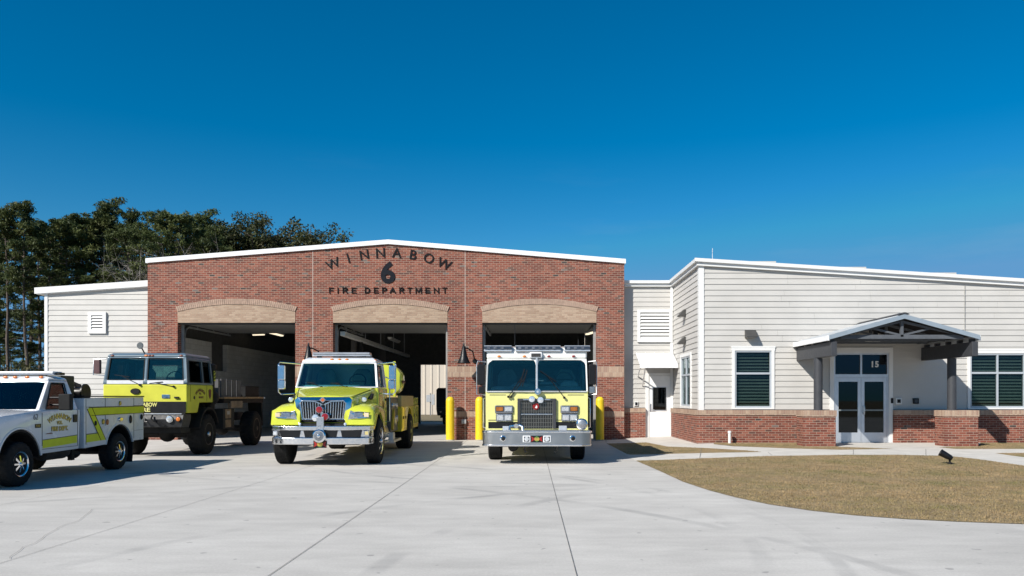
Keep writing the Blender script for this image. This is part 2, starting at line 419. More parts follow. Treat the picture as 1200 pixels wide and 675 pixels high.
L(t, c, b.inputs['Base Color']); b.inputs['Roughness'].default_value = .95
bn = t.nodes.new('ShaderNodeBump'); bn.inputs['Strength'].default_value = 1; bn.inputs['Distance'].default_value = .03
L(t, noise(t, p, 45, 6, .7), bn.inputs['Height']); L(t, bn.outputs[0], b.inputs['Normal'])
lawn_m = MATS['lawn'] = m
for i, poly in enumerate(lawn_world): draped('lawn', poly, .0065, lawn_m)
# blades: one object nobody could count
def inside(pt, poly):
    x, y = pt; c = False; j = len(poly) - 1
    for i in range(len(poly)):
        xi, yi = poly[i]; xj, yj = poly[j]
        if (yi > y) != (yj > y) and x < (xj - xi) * (y - yi) / (yj - yi) + xi: c = not c
        j = i
    return c
m, t, b = nt('grass_blade'); p = geopos(t)
c = ramp(t, noise(t, p, .9, 5, .6), [(.26, (.27, .18, .085)), (.46, (.37, .262, .135)), (.58, (.29, .205, .095)), (.68, (.20, .18, .062)), (.80, (.135, .16, .042))])
wn = t.nodes.new('ShaderNodeTexWhiteNoise'); wn.noise_dimensions = '3D'; L(t, scaled(t, p, (40, 40, .1)), wn.inputs['Vector'])
c = mixc(t, .65, c, ramp(t, noise(t, p, 4.5, 5, .7), [(.32, .22), (.68, .76)]), 'OVERLAY')
g_l = math_(t, 'MULTIPLY', ramp(t, noise(t, p, .7, 5, .65), [(.46, 0.), (.64, 1.)]), .55)
c = mixc(t, g_l, c, (.13, .15, .045))
c = mixc(t, .5, c, ramp(t, noise(t, p, 60, 2), [(.3, .3), (.7, .66)]), 'OVERLAY')
L(t, c, b.inputs['Base Color']); b.inputs['Roughness'].default_value = .8; b.inputs['Specular IOR Level'].default_value = .2
blade_m = MATS['blade'] = m
rng = np.random.default_rng(3)
pts = []
for k, poly in enumerate(lawn_world):
    xs = [q[0] for q in poly]; ys = [q[1] for q in poly]
    x0, x1, y0, y1 = min(xs), min(max(xs), 20), min(ys), max(ys)
    n = int((x1 - x0) * (y1 - y0) * (3000 if k == 0 else 1500))
    cand = np.stack([rng.uniform(x0, x1, n), rng.uniform(y0, y1, n)], 1)
    near = np.clip(14 / cand[:, 1], .45, 1.2) if k == 0 else np.ones(n)
    keep = rng.uniform(0, 1.2, n) < near
    for q in cand[keep]:
        if (q[0] * F / q[1] + VX) < 1240 and inside(q, poly): pts.append((q[0], q[1]))
pts = np.array(pts); n = len(pts)
hgt = rng.uniform(.004, .024, n); ang = rng.uniform(0, 2 * PI, n); ln = rng.uniform(0.006, .032, n); wd = rng.uniform(.0018, .0042, n)
base = np.column_stack([pts, np.array([rise(*q) for q in pts]) + .006])
side = np.column_stack([-np.sin(ang), np.cos(ang), np.zeros(n)]) * wd[:, None]
tip = base + np.column_stack([np.cos(ang) * ln, np.sin(ang) * ln, hgt])
V = np.stack([base - side, base + side, tip], 1).reshape(-1, 3)
me = bpy.data.meshes.new('grass'); me.vertices.add(3 * n); me.vertices.foreach_set('co', V.ravel())
me.loops.add(3 * n); me.loops.foreach_set('vertex_index', np.arange(3 * n)); me.polygons.add(n)
me.polygons.foreach_set('loop_start', np.arange(0, 3 * n, 3)); me.update(calc_edges=True); me.materials.append(blade_m)
g_ = bpy.data.objects.new('grass', me); C.objects.link(g_); tag(g_, 'short dry winter grass on the lawns by the footpath', 'grass', kind='stuff')
# joints and cracks: narrow dark gaps a few millimetres above the slab
jm = M('joint_filler', (.19, .185, .175), .9, var=.3, vs=3)
jb = MB()
def strip(pts, wd, z=.006):
    for (a, b_) in zip(pts[:-1], pts[1:]):
        a, b_ = Vector((*a, rise(*a))), Vector((*b_, rise(*b_))); d = (b_ - a).normalized(); s = Vector((-d.y, d.x, 0)) * wd / 2
        jb.add([(a - s) + Vector((0, 0, z)), (b_ - s) + Vector((0, 0, z)), (b_ + s) + Vector((0, 0, z)), (a + s) + Vector((0, 0, z))], [(0, 1, 2, 3)])
for xj in (.4, -2.225, -4.85, -7.475, -10.1): strip([(xj, -10), (xj, 28.1 if xj > -3 else 27)], (.008 if xj > 0 else .0075) if xj > -3 else .006, .006)
strip([(-30, 16.4), (3.6, 16.4)], .008, .0075); strip([(-14, 28.16), (3.4, 28.16)], .02, .0075); strip([(-30, 4.6), (30, 4.6)], .012, .0075)
crack = [(11.5, 655.5), (11.9, 653.2), (19, 648.3), (24, 645), (27, 641.5), (33.5, 639.8), (40, 637.5), (46.5, 633.5), (49.5, 631.2), (52, 628.5), (58, 625), (66, 621), (68, 619), (73, 616.8), (80, 614.2), (86, 613), (93, 610), (99, 605), (105, 600.5), (108, 597)]
strip([G(*q) for q in crack], .0042, .009)
jb2 = jb.build('paving_joints', jm, smooth=0, recalc=False); tag(jb2, kind='structure')
wj = MB(); jb = wj
for a, b_ in ((GR(820, 537.2), GR(822, 525.6)), (GR(905, 534.3), GR(900, 530.2)), (GR(1000, 533.0), GR(1000, 527.4)), (GR(1085, 533.3), GR(1085, 526.5)), (GR(985, 524.5), GR(1100, 524.8))): strip([a, b_], .012, .012)
tag(wj.build('footpath_joints', jm, smooth=0, recalc=False), kind='structure')
# ------------------------------------------------------------------ the fire station
FY = 28.3
st = thing('fire_station', 'brick and white clapboard fire station with three open truck bays and a gabled entrance', 'building', (-5.1, FY, 0))
def B(mb, name, mat, parent=st, **k): return mb.build(name, mat, parent, world=True, **k)
def bx(*a): return MB().box(*a)
PEAK, PZ, EZ0, EZ1 = -5.1, 7.12, 6.44, 6.42
FX0, FX1 = -13.78, 3.40
def ftop(x): return EZ0 + (PZ - EZ0) * (x - FX0) / (PEAK - FX0) if x < PEAK else PZ + (EZ1 - PZ) * (x - PEAK) / (FX1 - PEAK)
BAYS = [(-12.70, -8.46), (-7.10, -2.97), (-1.72, 2.40)]
HEAD = 4.23
us = sorted([FX0, FX1, PEAK] + [e for q in BAYS for e in q]); vz = [0, HEAD, 1e9]
holes = {(i, 0) for i in range(len(us) - 1) if any(a - 1e-6 <= us[i] and us[i + 1] <= b_ + 1e-6 for a, b_ in BAYS)}
fw = MB().grid(lambda u, v, w_: (u, FY + .3 * w_, ftop(u) if v > 100 else v), us, vz, holes)
B(fw, 'brick_front', brick, smooth=0)
# white metal coping along the gable
cp = MB()
for a, b_ in ((FX0 - .05, PEAK), (PEAK, FX1 + .05)):
    za, zb = (ftop(max(a, FX0)), ftop(min(b_, FX1)))
    cp.hexa([(a, FY - .07, za - .07), (b_, FY - .07, zb - .07), (b_, FY + .42, zb - .07), (a, FY + .42, za - .07), (a, FY - .07, za + .09), (b_, FY - .07, zb + .09), (b_, FY + .42, zb + .09), (a, FY + .42, za + .09)])
B(cp, 'coping', white_metal, smooth=0)
# control joints
for xj in (X(366.5, FY), X(545, FY)):
    B(MB().box(xj - .012, xj + .012, FY - .004, FY + .02, .02, ftop(xj) - .1), 'control_joint', M('joint_sealant', (.45, .36, .31), .8))
# arches over the bays
for (a, b_) in BAYS:
    cx = (a + b_) / 2; hw = (b_ - a) / 2
    def arc(z_end, z_top, half, n=24):
        s = z_top - z_end; rad = (half * half + s * s) / (2 * s); am = math.asin(half / rad)
        return [(cx + rad * math.sin(-am + 2 * am * i / n), z_top - rad + rad * math.cos(-am + 2 * am * i / n)) for i in range(n + 1)]
    inner = arc(4.62, 4.885, hw + .0); outer = arc(4.80, 5.09, hw + .07)
    inf = MB().prism([(a + .004, HEAD - .006), (b_ - .004, HEAD - .006)] + inner[::-1], 'y', FY - .012, FY + .05)
    B(inf, 'arch_infill', tan, smooth=0)
    ring = MB()
    n = 62
    inn = arc(4.62, 4.885, hw, n); out = arc(4.80, 5.09, hw + .07, n)
    for i in range(n):
        g = .08
        p = [inn[i], inn[i + 1], out[i + 1], out[i]]
        q = lambda A, B_, s: (A[0] + (B_[0] - A[0]) * s, A[1] + (B_[1] - A[1]) * s)
        pts_ = [q(p[0], p[1], g), q(p[0], p[1], 1 - g), q(p[3], p[2], 1 - g), q(p[3], p[2], g)]
        ring.prism(pts_, 'y', FY - .03 - .004 * random.random(), FY + .02)
    B(ring, 'arch_ring', M('arch_brick', (.41, .285, .215), .85, var=.2, vs=9, bump=.15), smooth=0)
    B(MB().prism(inner + outer[::-1], 'y', FY - .016, FY + .01), 'arch_mortar', M('mortar', (.40, .32, .26), .9), smooth=0)
    # steel lintel and door jambs with their weather strip
    B(MB().box(a, b_, FY + .10, FY + .28, HEAD - .06, HEAD - .002), 'lintel', M('lintel_steel', (.05, .05, .05), .6), smooth=0)
    for xs, sg in ((a, 1), (b_, -1)):
        x0, x1 = sorted((xs, xs + sg * .09))
        B(MB().box(x0, x1, FY + .30, FY + .36, 0, HEAD + .1), 'door_jamb', M('jamb_grey', (.30, .30, .29), .5), smooth=0)
    # raised sectional door: panels lying back under the roof on two tracks
    dm = M('door_panel', (.22, .22, .215), .45, .0, var=.06)
    ov = MB()
    for k in range(6): ov.box(a + .1, b_ - .1, FY + .72 + k * .62, FY + .72 + k * .62 + .6, 4.20, 4.25)
    od = B(ov, 'overhead_door', dm, bevel=.01)
    tr_ = MB()
    for xs in (a + .06, b_ - .06):
        pth = [(xs, FY + .42, .05), (xs, FY + .42, 3.7), (xs, FY + .5, 4.0), (xs, FY + .75, 4.13), (xs, FY + 4.8, 4.14)]
        for p0, p1 in zip(pth[:-1], pth[1:]): tr_.bar(p0, p1, .06)
    for q in (0, 1):
        m_ = MB(); m_.v = tr_.v[q * 32:q * 32 + 32]; m_.f = [tuple(i - q * 32 for i in f) for f in tr_.f if q * 32 <= f[0] < q * 32 + 32]
        B(m_, 'door_track', M('galvanised', (.42, .43, .44), .4, .7), od, smooth=0)
    lt = MB()
    for k in range(3): lt.box(a + .06, a + .10, FY + 1.5 + k * 1.5, FY + 1.54 + k * 1.5, 4.14, 5.3)
    for q in pieces(lt): B(q, 'track_hanger', MATS['galvanised'], od, smooth=0)
# tan bands across the piers
for (a, b_) in ((FX0, -12.7), (-8.46, -7.10), (-2.97, -1.72), (2.40, FX1)):
    for (z0, z1) in ((Z(441.7, FY), Z(429.3, FY)), (Z(488.3, FY), Z(482, FY))):
        B(MB().box(a + .004, b_ - .004, FY - .008, FY + .02, z0, z1), 'accent_band', tan_soldier, smooth=0)

# hall behind the facade
IY0, IY1 = FY + .3, 46.0
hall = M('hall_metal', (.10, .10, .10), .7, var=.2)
steel_w = M('hall_wall_panel', (.60, .58, .53), .6)
lw = MB().grid(lambda u, v, w_: (-13.42 - .2 * w_, u, v), [IY0 + .003, 33.1, 34.8, 39.0, 40.4, IY1], [0, 2.67, 3.55, 3.86], {(1, 1), (1, 2)})
B(lw, 'block_wall', cmu, smooth=0)
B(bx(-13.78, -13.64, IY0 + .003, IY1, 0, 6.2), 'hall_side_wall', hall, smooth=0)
B(bx(3.22, 3.36, IY0 + .003, IY1, 0, 6.2), 'hall_side_wall', siding, smooth=0)
B(bx(3.02, 3.2, IY0 + .003, IY1 - .05, 0, 3.86), 'block_wall', cmu, smooth=0)
rw = MB().grid(lambda u, v, w_: (u, IY1 + .25 * w_, v), [-13.6, -11.2, -8.0, -6.42, -2.6, -1.2, 2.0, 3.2], [0, 3.45, 6.3], {(3, 0)})
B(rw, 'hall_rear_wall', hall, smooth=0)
for (a, b_) in ((-11.2, -8.0), (-1.2, 2.0)):
    d_ = MB()
    for k in range(5): d_.box(a, b_, IY1 - .06, IY1 - .01, .02 + k * .7, .70 + k * .7)
    B(d_, 'rear_door', M('rear_door_grey', (.22, .22, .21), .5), bevel=.01)
rf = MB()
for a, b_ in ((FX0, PEAK), (PEAK, FX1)):
    za, zb = ftop(a) - .32, ftop(b_) - .32
    rf.hexa([(a, IY0 + .003, za), (b_, IY0 + .003, zb), (b_, IY1 + .4, zb), (a, IY1 + .4, za), (a, IY0 + .003, za + .12), (b_, IY0 + .003, zb + .12), (b_, IY1 + .4, zb + .12), (a, IY1 + .4, za + .12)])
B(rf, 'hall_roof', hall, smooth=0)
for y in (31.5, 35.0, 38.5, 42.0):                          # steel frames across the hall
    B(MB().box(-13.4, 3.0, y - .1, y + .1, 5.25, 5.75), 'roof_beam', M('primer_steel', (.10, .095, .09), .6), smooth=0)
for y in (35.0, 42.0):
    B(MB().box(-7.95, -7.75, y - .13, y + .13, 0, 5.25), 'steel_post', MATS['primer_steel'], smooth=0)

# ------- left wing
LY = 28.78
LX0 = X(53, LY); LX1 = FX0
lz = lambda x: Z(341, LY) + (Z(333.2, LY) - Z(341, LY)) * (x - LX0) / (X(172, LY) - LX0)
def boards(name, x0, x1, y, ztop, z0, holes=(), step=.193, parent=st, axis='y', ends=True):
    """lapped boards on an upright wall: axis y faces -Y (runs along X), axis x faces -X (runs along Y)"""
    mb = MB(); z = z0
    while True:
        z1 = z + step; iv = [(x0, x1)]
        zz = [ztop(x0), ztop(x1)]
        if z >= max(zz): break
        if z1 > min(zz):                                     # trim the run where the roof slopes past it
            xs = [x0 + (x1 - x0) * k / 200 for k in range(201)]; ok = [x for x in xs if ztop(x) >= z + .04]
            if not ok: break
            iv = [(min(ok), max(ok))]; z1 = min(z1, max(zz))
        for (h0, h1, g0, g1) in holes:
            if z1 > g0 + .01 and z < g1 - .01:
                nv = []
                for (a, b_) in iv:
                    if h0 > a: nv.append((a, min(b_, h0)))
                    if h1 < b_: nv.append((max(a, h1), b_))
                iv = [q for q in nv if q[1] - q[0] > .01]
        cut = []                                              # butt joints where one length of board ends
        for (a, b_) in iv:
            x = a
            while b_ - x > 3.9: q = x + random.uniform(1.6, 3.6); cut.append((x, q - .002)); x = q + .002
            cut.append((x, b_))
        iv = cut
        for (a, b_) in iv:
            zt = min(z1 + .01, z + step + .01)
            prof = [(y, z), (y - .028, z), (y - .006, zt), (y, zt)]
            if axis == 'y': mb.prism(prof, 'x', a, b_)
            else: mb.loft([[(p[0], a, p[1]) for p in prof], [(p[0], b_, p[1]) for p in prof]])
        z = z1 if z1 < z + step else z + step
    return B(mb, name, siding, parent, smooth=0)
def wall_back(name, x0, x1, y, ztop, hs, th=.18, parent=st):
    u = sorted({x0, x1} | {h[0] for h in hs} | {h[1] for h in hs}); v = sorted({0.0} | {h[2] for h in hs} | {h[3] for h in hs}) + [1e9]
    hh = {(i, j) for i in range(len(u) - 1) for j in range(len(v) - 1) for h in hs if u[i] >= h[0] - 1e-6 and u[i + 1] <= h[1] + 1e-6 and v[j] >= h[2] - 1e-6 and v[j + 1] <= h[3] + 1e-6}
    B(MB().grid(lambda p, q, w_: (p, y + th * w_, ztop(p) if q > 100 else q), u, v, hh), name, siding, parent, smooth=0)
vent1 = (X(104.5, LY), X(125.5, LY), Z(391, LY), Z(366, LY))
wall_back('wing_wall', LX0, LX1, LY, lz, [])
boards('wing_siding', LX0 + .1, LX1 - .002, LY - .001, lz, .1)
B(bx(LX0 - .004, LX0 + .11, LY - .045, LY + .1, 0, lz(LX0)), 'corner_trim', white, smooth=0)
B(bx(LX0, LX0 + .18, LY + .19, IY1, 0, lz(LX0) - .02), 'wing_side_wall', siding, smooth=0)
B(bx(LX0 + .19, LX1 - .01, IY1 - .2, IY1, 0, lz(LX0) - .02), 'wing_rear_wall', siding, smooth=0)
def slope_slab(x0, x1, y0, y1, zf, d0, d1): 
    return [(x0, y0, zf(x0) + d0), (x1, y0, zf(x1) + d0), (x1, y1, zf(x1) + d0), (x0, y1, zf(x0) + d0), (x0, y0, zf(x0) + d1), (x1, y0, zf(x1) + d1), (x1, y1, zf(x1) + d1), (x0, y1, zf(x0) + d1)]
B(MB().hexa(slope_slab(LX0 - .26, LX1 - .003, LY - .1, IY1 + .1, lz, -.12, .02)), 'wing_roof', white_metal, smooth=0)
B(MB().hexa(slope_slab(LX0 - .30, LX1 - .003, LY - .16, LY - .101, lz, -.10, .12)), 'wing_fascia', white, smooth=0)
def louvre(x0, x1, y, z0, z1, fr, n, parent=st):
    f = MB(); 
    for q in ((x0, x1, z1 - fr, z1), (x0, x1, z0, z0 + fr), (x0, x0 + fr, z0 + fr, z1 - fr), (x1 - fr, x1, z0 + fr, z1 - fr)): f.box(q[0], q[1], y - .075, y - .01, q[2], q[3])
    o = B(f, 'louvre_vent', white, parent, smooth=0)
    B(bx(x0 + fr, x1 - fr, y - .03, y - .012, z0 + fr, z1 - fr), 'vent_back', dark_in, o, smooth=0)
    h = (z1 - z0 - 2 * fr) / n; s = MB()
    for k in range(n):
        zb = z0 + fr + k * h
        s.hexa([(x0 + fr, y - .072, zb + .005), (x1 - fr, y - .072, zb + .005), (x1 - fr, y - .034, zb + h * .62), (x0 + fr, y - .034, zb + h * .62), (x0 + fr, y - .072, zb + .02), (x1 - fr, y - .072, zb + .02), (x1 - fr, y - .034, zb + h * .62 + .015), (x0 + fr, y - .034, zb + h * .62 + .015)])
    B(s, 'vent_slat', white, o, smooth=0)
louvre(*vent1[:2], LY - .02, *vent1[2:], .12, 5)

# ------- office wing
OY = 24.3; OX = 5.26; SY = 28.74; OXE = 22.7; ETOP = 5.74
oz = lambda x: Z(306, OY) - .0630 * (x - OX)
win1 = (X(857.5, OY), X(907, OY), Z(479.5, OY), Z(407.7, OY)); win2 = (X(1133, OY), X(1204, OY), Z(479.5, OY), Z(411, OY))
door = (X(976.5, OY), X(1041, OY), .0, Z(413.8, OY))
tr = .085
win3 = (16.9, 18.3, win2[2], win2[3])
hs = [win1, win2, win3, door]
inner = [(h[0] + tr, h[1] - tr, h[2] + (tr if h[2] > .5 else 0), h[3] - (tr if h[2] > .5 else 0)) if h is not door else h for h in hs]
wall_back('office_wall', OX, OXE, OY, oz, inner)
boards('office_siding', OX + .002, OXE, OY - .001, oz, 1.157, inner, step=.176)
win4 = (25.45, 27.25, 1.165, 3.0)                              # tall window on the return wall (along Y)
u_ = [OY + .181, win4[0] + .08, win4[1] - .08, SY]; v_ = [0, win4[2] + .08, win4[3] - .08, ETOP]
B(MB().grid(lambda p, q, w_: (OX + .18 * w_, p, q), u_, v_, {(1, 1)}), 'return_wall', siding, smooth=0)
boards('return_siding', OY + .003, SY - .05, OX - .001, lambda y: ETOP, 1.157, [(u_[1], u_[2], v_[1], v_[2])], axis='x', step=.176)
ldoor = (X(758.5, SY), X(789.5, SY), 0, Z(440, SY))
wall_back('link_wall', FX1 - .05, OX, SY, lambda x: ETOP, [ldoor])
boards('link_siding', FX1 - .04, OX - .03, SY - .001, lambda x: ETOP, 1.157, [ldoor], step=.176)
B(bx(OX - .044, OX + .12, OY - .044, OY + .12, 1.13, ETOP), 'corner_trim', white, smooth=0)
B(bx(OX - .13, OX - .03, SY - .075, SY - .03, 1.13, ETOP), 'corner_trim', white, smooth=0)
B(MB().hexa(slope_slab(OX - .1, OXE, OY + .05, 42, oz, -.14, 0)), 'office_roof', white_metal, smooth=0)
B(bx(FX1 + .02, OX - .12, SY + .1, 42, ETOP - .17, ETOP - .03), 'link_roof', white_metal, smooth=0)
B(bx(OXE - .2, OXE, OY + .19, 42, 0, 4.7), 'office_end_wall', siding, smooth=0)
B(bx(FX1 + .02, OXE, 41.8, 41.98, 0, 4.7), 'office_rear_wall', siding, smooth=0)
fa = MB()
fa.hexa(slope_slab(OX - .115, OXE, OY - .115, OY - .03, oz, -.155, -.02)); fa.hexa(slope_slab(OX - .19, OXE, OY - .19, OY - .117, oz, -.045, .06))
B(fa, 'eave_fascia', white, smooth=0)
fb = MB().box(OX - .115, OX - .03, OY - .028, SY - .116, ETOP - .155, ETOP - .02).box(OX - .19, OX - .117, OY - .115, SY - .191, ETOP - .045, ETOP + .06)
fb.box(FX1 + .02, OX - .117, SY - .115, SY - .03, ETOP - .165, ETOP - .03).box(FX1 + .02, OX - .192, SY - .19, SY - .117, ETOP - .055, ETOP + .05)
B(fb, 'return_fascia', white, smooth=0)
B(bx(X(1130, OY) - .008, X(1130, OY) + .008, OY - .046, OY - .02, 3.0, oz(13.5) - .2), 'siding_joint', MATS['jamb_grey'], smooth=0)
# brick base with a soldier cap
CZ0, CZ1 = .98, 1.137
WY = OY - .17
for (a, b_) in ((OX - .12, door[0] - .11), (door[1] + .11, OXE)):
    B(bx(a, b_, WY, OY - .03, 0, CZ0), 'brick_base', brick, smooth=0)
    B(bx(a - (.02 if a < 8 else 0), b_, WY - .022, OY - .03, CZ0 + .002, CZ1), 'soldier_cap', tan_soldier, smooth=0)
B(bx(OX - .122, OX - .03, OY - .028, SY - .16, 0, CZ0), 'brick_base', brick, smooth=0)
B(bx(OX - .142, OX - .03, OY - .028, SY - .16, CZ0 + .002, CZ1), 'soldier_cap', tan_soldier, smooth=0)
for (a, b_) in ((FX1 + .005, ldoor[0] - .08), (ldoor[1] + .06, OX - .124)):
    if b_ - a > .03:
        B(bx(a, b_, SY - .15, SY - .03, 0, CZ0), 'brick_base', brick, smooth=0)
        B(bx(a, b_, SY - .17, SY - .03, CZ0 + .002, CZ1), 'soldier_cap', tan_soldier, smooth=0)
# windows
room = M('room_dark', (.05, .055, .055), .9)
slat_m = M('blind_slat', (.55, .60, .57), .6, var=.06)
frame_m = M('window_frame_grey', (.42, .46, .50), .4, 0, var=.04)
def window(x0, x1, z0, z1, y, nx, zsplit):
    t_ = MB()
    for q in ((x0 - .02, x1 + .02, z1 - tr, z1), (x0, x1, z0, z0 + tr * .55), (x0, x0 + tr, z0 + tr * .55, z1 - tr), (x1 - tr, x1, z0 + tr * .55, z1 - tr)): t_.box(q[0], q[1], y - .055, y + .02, q[2], q[3])
    t_.box(x0 - .03, x1 + .03, y - .06, y + .02, z1 + .001, z1 + .05)
    wd_ = B(t_, 'window', white, smooth=0)
    a, b_, c_, d_ = x0 + tr, x1 - tr, z0 + tr * .55, z1 - tr
    f = MB(); fr = .05
    f.box(a, b_, y - .03, y + .06, d_ - fr, d_).box(a, b_, y - .03, y + .06, c_, c_ + fr)
    for k in range(nx + 1):
        xc = a + fr / 2 + (b_ - a - fr) * k / nx; f.box(xc - fr / 2, xc + fr / 2, y - .028, y + .058, c_ + fr, d_ - fr)
    f.box(a + fr, b_ - fr, y - .026, y + .056, zsplit - .03, zsplit + .03)
    B(f, 'frame', frame_m, wd_, smooth=0)
    B(bx(a + .02, b_ - .02, y + .01, y + .016, c_ + .02, d_ - .02), 'pane', win_glass, wd_, smooth=0)
    s = MB(); zz = c_ + .05
    while zz < d_ - .03:
        s.hexa([(a + .03, y + .08, zz), (b_ - .03, y + .08, zz), (b_ - .03, y + .13, zz + .045), (a + .03, y + .13, zz + .045), (a + .03, y + .08, zz + .004), (b_ - .03, y + .08, zz + .004), (b_ - .03, y + .13, zz + .052), (a + .03, y + .13, zz + .052)]); zz += .098
    B(s, 'blind', slat_m, wd_, smooth=0)
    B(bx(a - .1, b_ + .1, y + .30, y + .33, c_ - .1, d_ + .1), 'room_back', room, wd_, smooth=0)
window(*win1, OY, 1, Z(437.6, OY)); window(*win2, OY, 2, Z(437, OY)); window(*win3, OY, 2, Z(437, OY))
# the narrow window on the return wall
t_ = MB(); y0, y1, z0, z1 = win4
for q in ((y0, y1, z1 - .1, z1), (y0, y1, z0, z0 + .08), (y0, y0 + .1, z0 + .08, z1 - .1), (y1 - .1, y1, z0 + .08, z1 - .1)): t_.box(OX - .055, OX + .02, q[0], q[1], q[2], q[3])
wd_ = B(t_, 'window', white, smooth=0)
f = MB()
for yy in (y0 + .1, (y0 + y1) / 2 - .025, y1 - .15): f.box(OX - .03, OX + .06, yy, yy + .05, z0 + .13, z1 - .15)
f.box(OX - .032, OX + .062, y0 + .1, y1 - .1, z1 - .15, z1 - .1).box(OX - .032, OX + .062, y0 + .1, y1 - .1, z0 + .08, z0 + .13).box(OX - .028, OX + .058, y0 + .15, y1 - .15, 2.25, 2.31)
B(f, 'frame', frame_m, wd_, smooth=0); B(bx(OX + .01, OX + .016, y0 + .11, y1 - .11, z0 + .1, z1 - .11), 'pane', win_glass, wd_, smooth=0)
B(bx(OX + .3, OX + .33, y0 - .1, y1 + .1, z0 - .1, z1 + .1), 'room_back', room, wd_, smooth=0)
# louvre over the staff door
louvre(X(746.5, SY), X(787.5, SY), SY - .02, Z(401, SY), Z(363, SY), .11, 8)
# white staff door
dx0, dx1, dz = ldoor[0], ldoor[1], ldoor[3]
fr_ = MB().box(dx0 - .075, dx0 + .05, SY - .05, SY + .1, 0, dz + .0).box(dx1 - .05, dx1 + .055, SY - .05, SY + .1, 0, dz).box(dx0 - .075, dx1 + .055, SY - .05, SY + .1, dz + .001, dz + .08)
sd = B(fr_, 'staff_door_frame', white, smooth=0)
lx0, lx1, lz0, lz1 = X(765, SY), X(780.5, SY), Z(480.5, SY), Z(454, SY)
dl = MB().grid(lambda p, q, w_: (p, SY - .02 + .05 * w_, q), [dx0 + .055, lx0, lx1, dx1 - .055], [.02, lz0, lz1, dz - .005], {(1, 1)})
leaf = B(dl, 'staff_door', M('door_white', (.80, .80, .79), .35, var=.03), smooth=0)
g = MB()
for q in ((lx0 - .02, lx1 + .02, lz1, lz1 + .03), (lx0 - .02, lx1 + .02, lz0 - .03, lz0), (lx0 - .025, lx0, lz0, lz1), (lx1, lx1 + .025, lz0, lz1)): g.box(q[0], q[1], SY - .03, SY - .018, q[2], q[3])
B(g, 'glazing_bead', alu, leaf, smooth=0)
B(bx(lx0, lx1, SY - .005, SY + .003, lz0, lz1), 'pane', dark_glass, leaf, smooth=0)
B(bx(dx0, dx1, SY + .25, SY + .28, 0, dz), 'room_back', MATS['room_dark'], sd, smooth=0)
h_ = MB().box(dx0 + .09, dx0 + .14, SY - .035, SY - .02, 1.01, 1.30).tube([(dx0 + .115, SY - .03, 1.08), (dx0 + .115, SY - .08, 1.08), (dx0 + .25, SY - .08, 1.08)], .011, 8)
B(h_, 'door_handle', steel, leaf)
hg = MB()
for zz in (.3, 1.05, 1.8): hg.lathe([(.0, -.06), (.013, -.06), (.013, .06), (0, .06)], (dx1 - .052, SY - .03, zz), 'z', 8)
B(hg, 'hinge', steel, leaf)
# awning over the staff door
ax0, ax1 = X(745, SY), OX - .04
aw = MB(); za, zb = Z(414, SY), 2.70; yb = SY - 1.05
aw.hexa([(ax0, yb, zb - .02), (ax1, yb, zb - .02), (ax1, SY - .03, za - .02), (ax0, SY - .03, za - .02), (ax0, yb, zb), (ax1, yb, zb), (ax1, SY - .03, za), (ax0, SY - .03, za)])
awn = B(aw, 'awning', white_metal, smooth=0)
s = MB()
for k in range(5):
    xx = ax0 + .02 + (ax1 - ax0 - .04) * k / 4
    s.bar((xx, yb, zb + .012), (xx, SY - .05, za + .012), .022)
B(s, 'seam', white_metal, awn, smooth=0)
B(MB().box(ax0, ax1, yb - .022, yb - .002, zb - .13, zb + .002), 'awning_lip', white_metal, awn, smooth=0)
for xx in (ax0 + .05, ax0 + .22):
    B(MB().bar((xx, yb + .05, zb - .03), (xx + .02, SY - .04, 1.95 if xx > ax0 + .1 else 2.3), .035), 'awning_strut', white_metal, awn, smooth=0)
# ------- entrance: double doors with transom
y = OY; d0, d1, dT = door[0], door[1], door[3]
t_ = MB().box(d0 - .12, d0, y - .06, y + .05, 0, dT + .0).box(d1, d1 + .12, y - .06, y + .05, 0, dT).box(d0 - .12, d1 + .12, y - .06, y + .05, dT + .001, dT + .17)
B(t_, 'entrance_trim', white, smooth=0)
fz = Z(440.5, OY); xm = (d0 + d1) / 2
f = MB().box(d0, d0 + .05, y - .03, y + .07, 0, dT).box(d1 - .05, d1, y - .03, y + .07, 0, dT).box(d0 + .05, d1 - .05, y - .03, y + .07, dT - .05, dT).box(d0 + .05, d1 - .05, y - .032, y + .072, fz - .05, fz + .05).box(xm - .03, xm + .03, y - .028, y + .068, fz + .05, dT - .05)
ef = B(f, 'entrance_frame', alu, smooth=0)
B(bx(d0 + .05, d1 - .05, y + .01, y + .016, fz + .05, dT - .05), 'transom_pane', dark_glass, ef, smooth=0)
tx = MB(); text(tx, '15', .25, (xm + .43, y + .004, (fz + dT) / 2 - .0), off=.009, spacing=1.1); B(tx, 'house_number', white, ef, smooth=0)
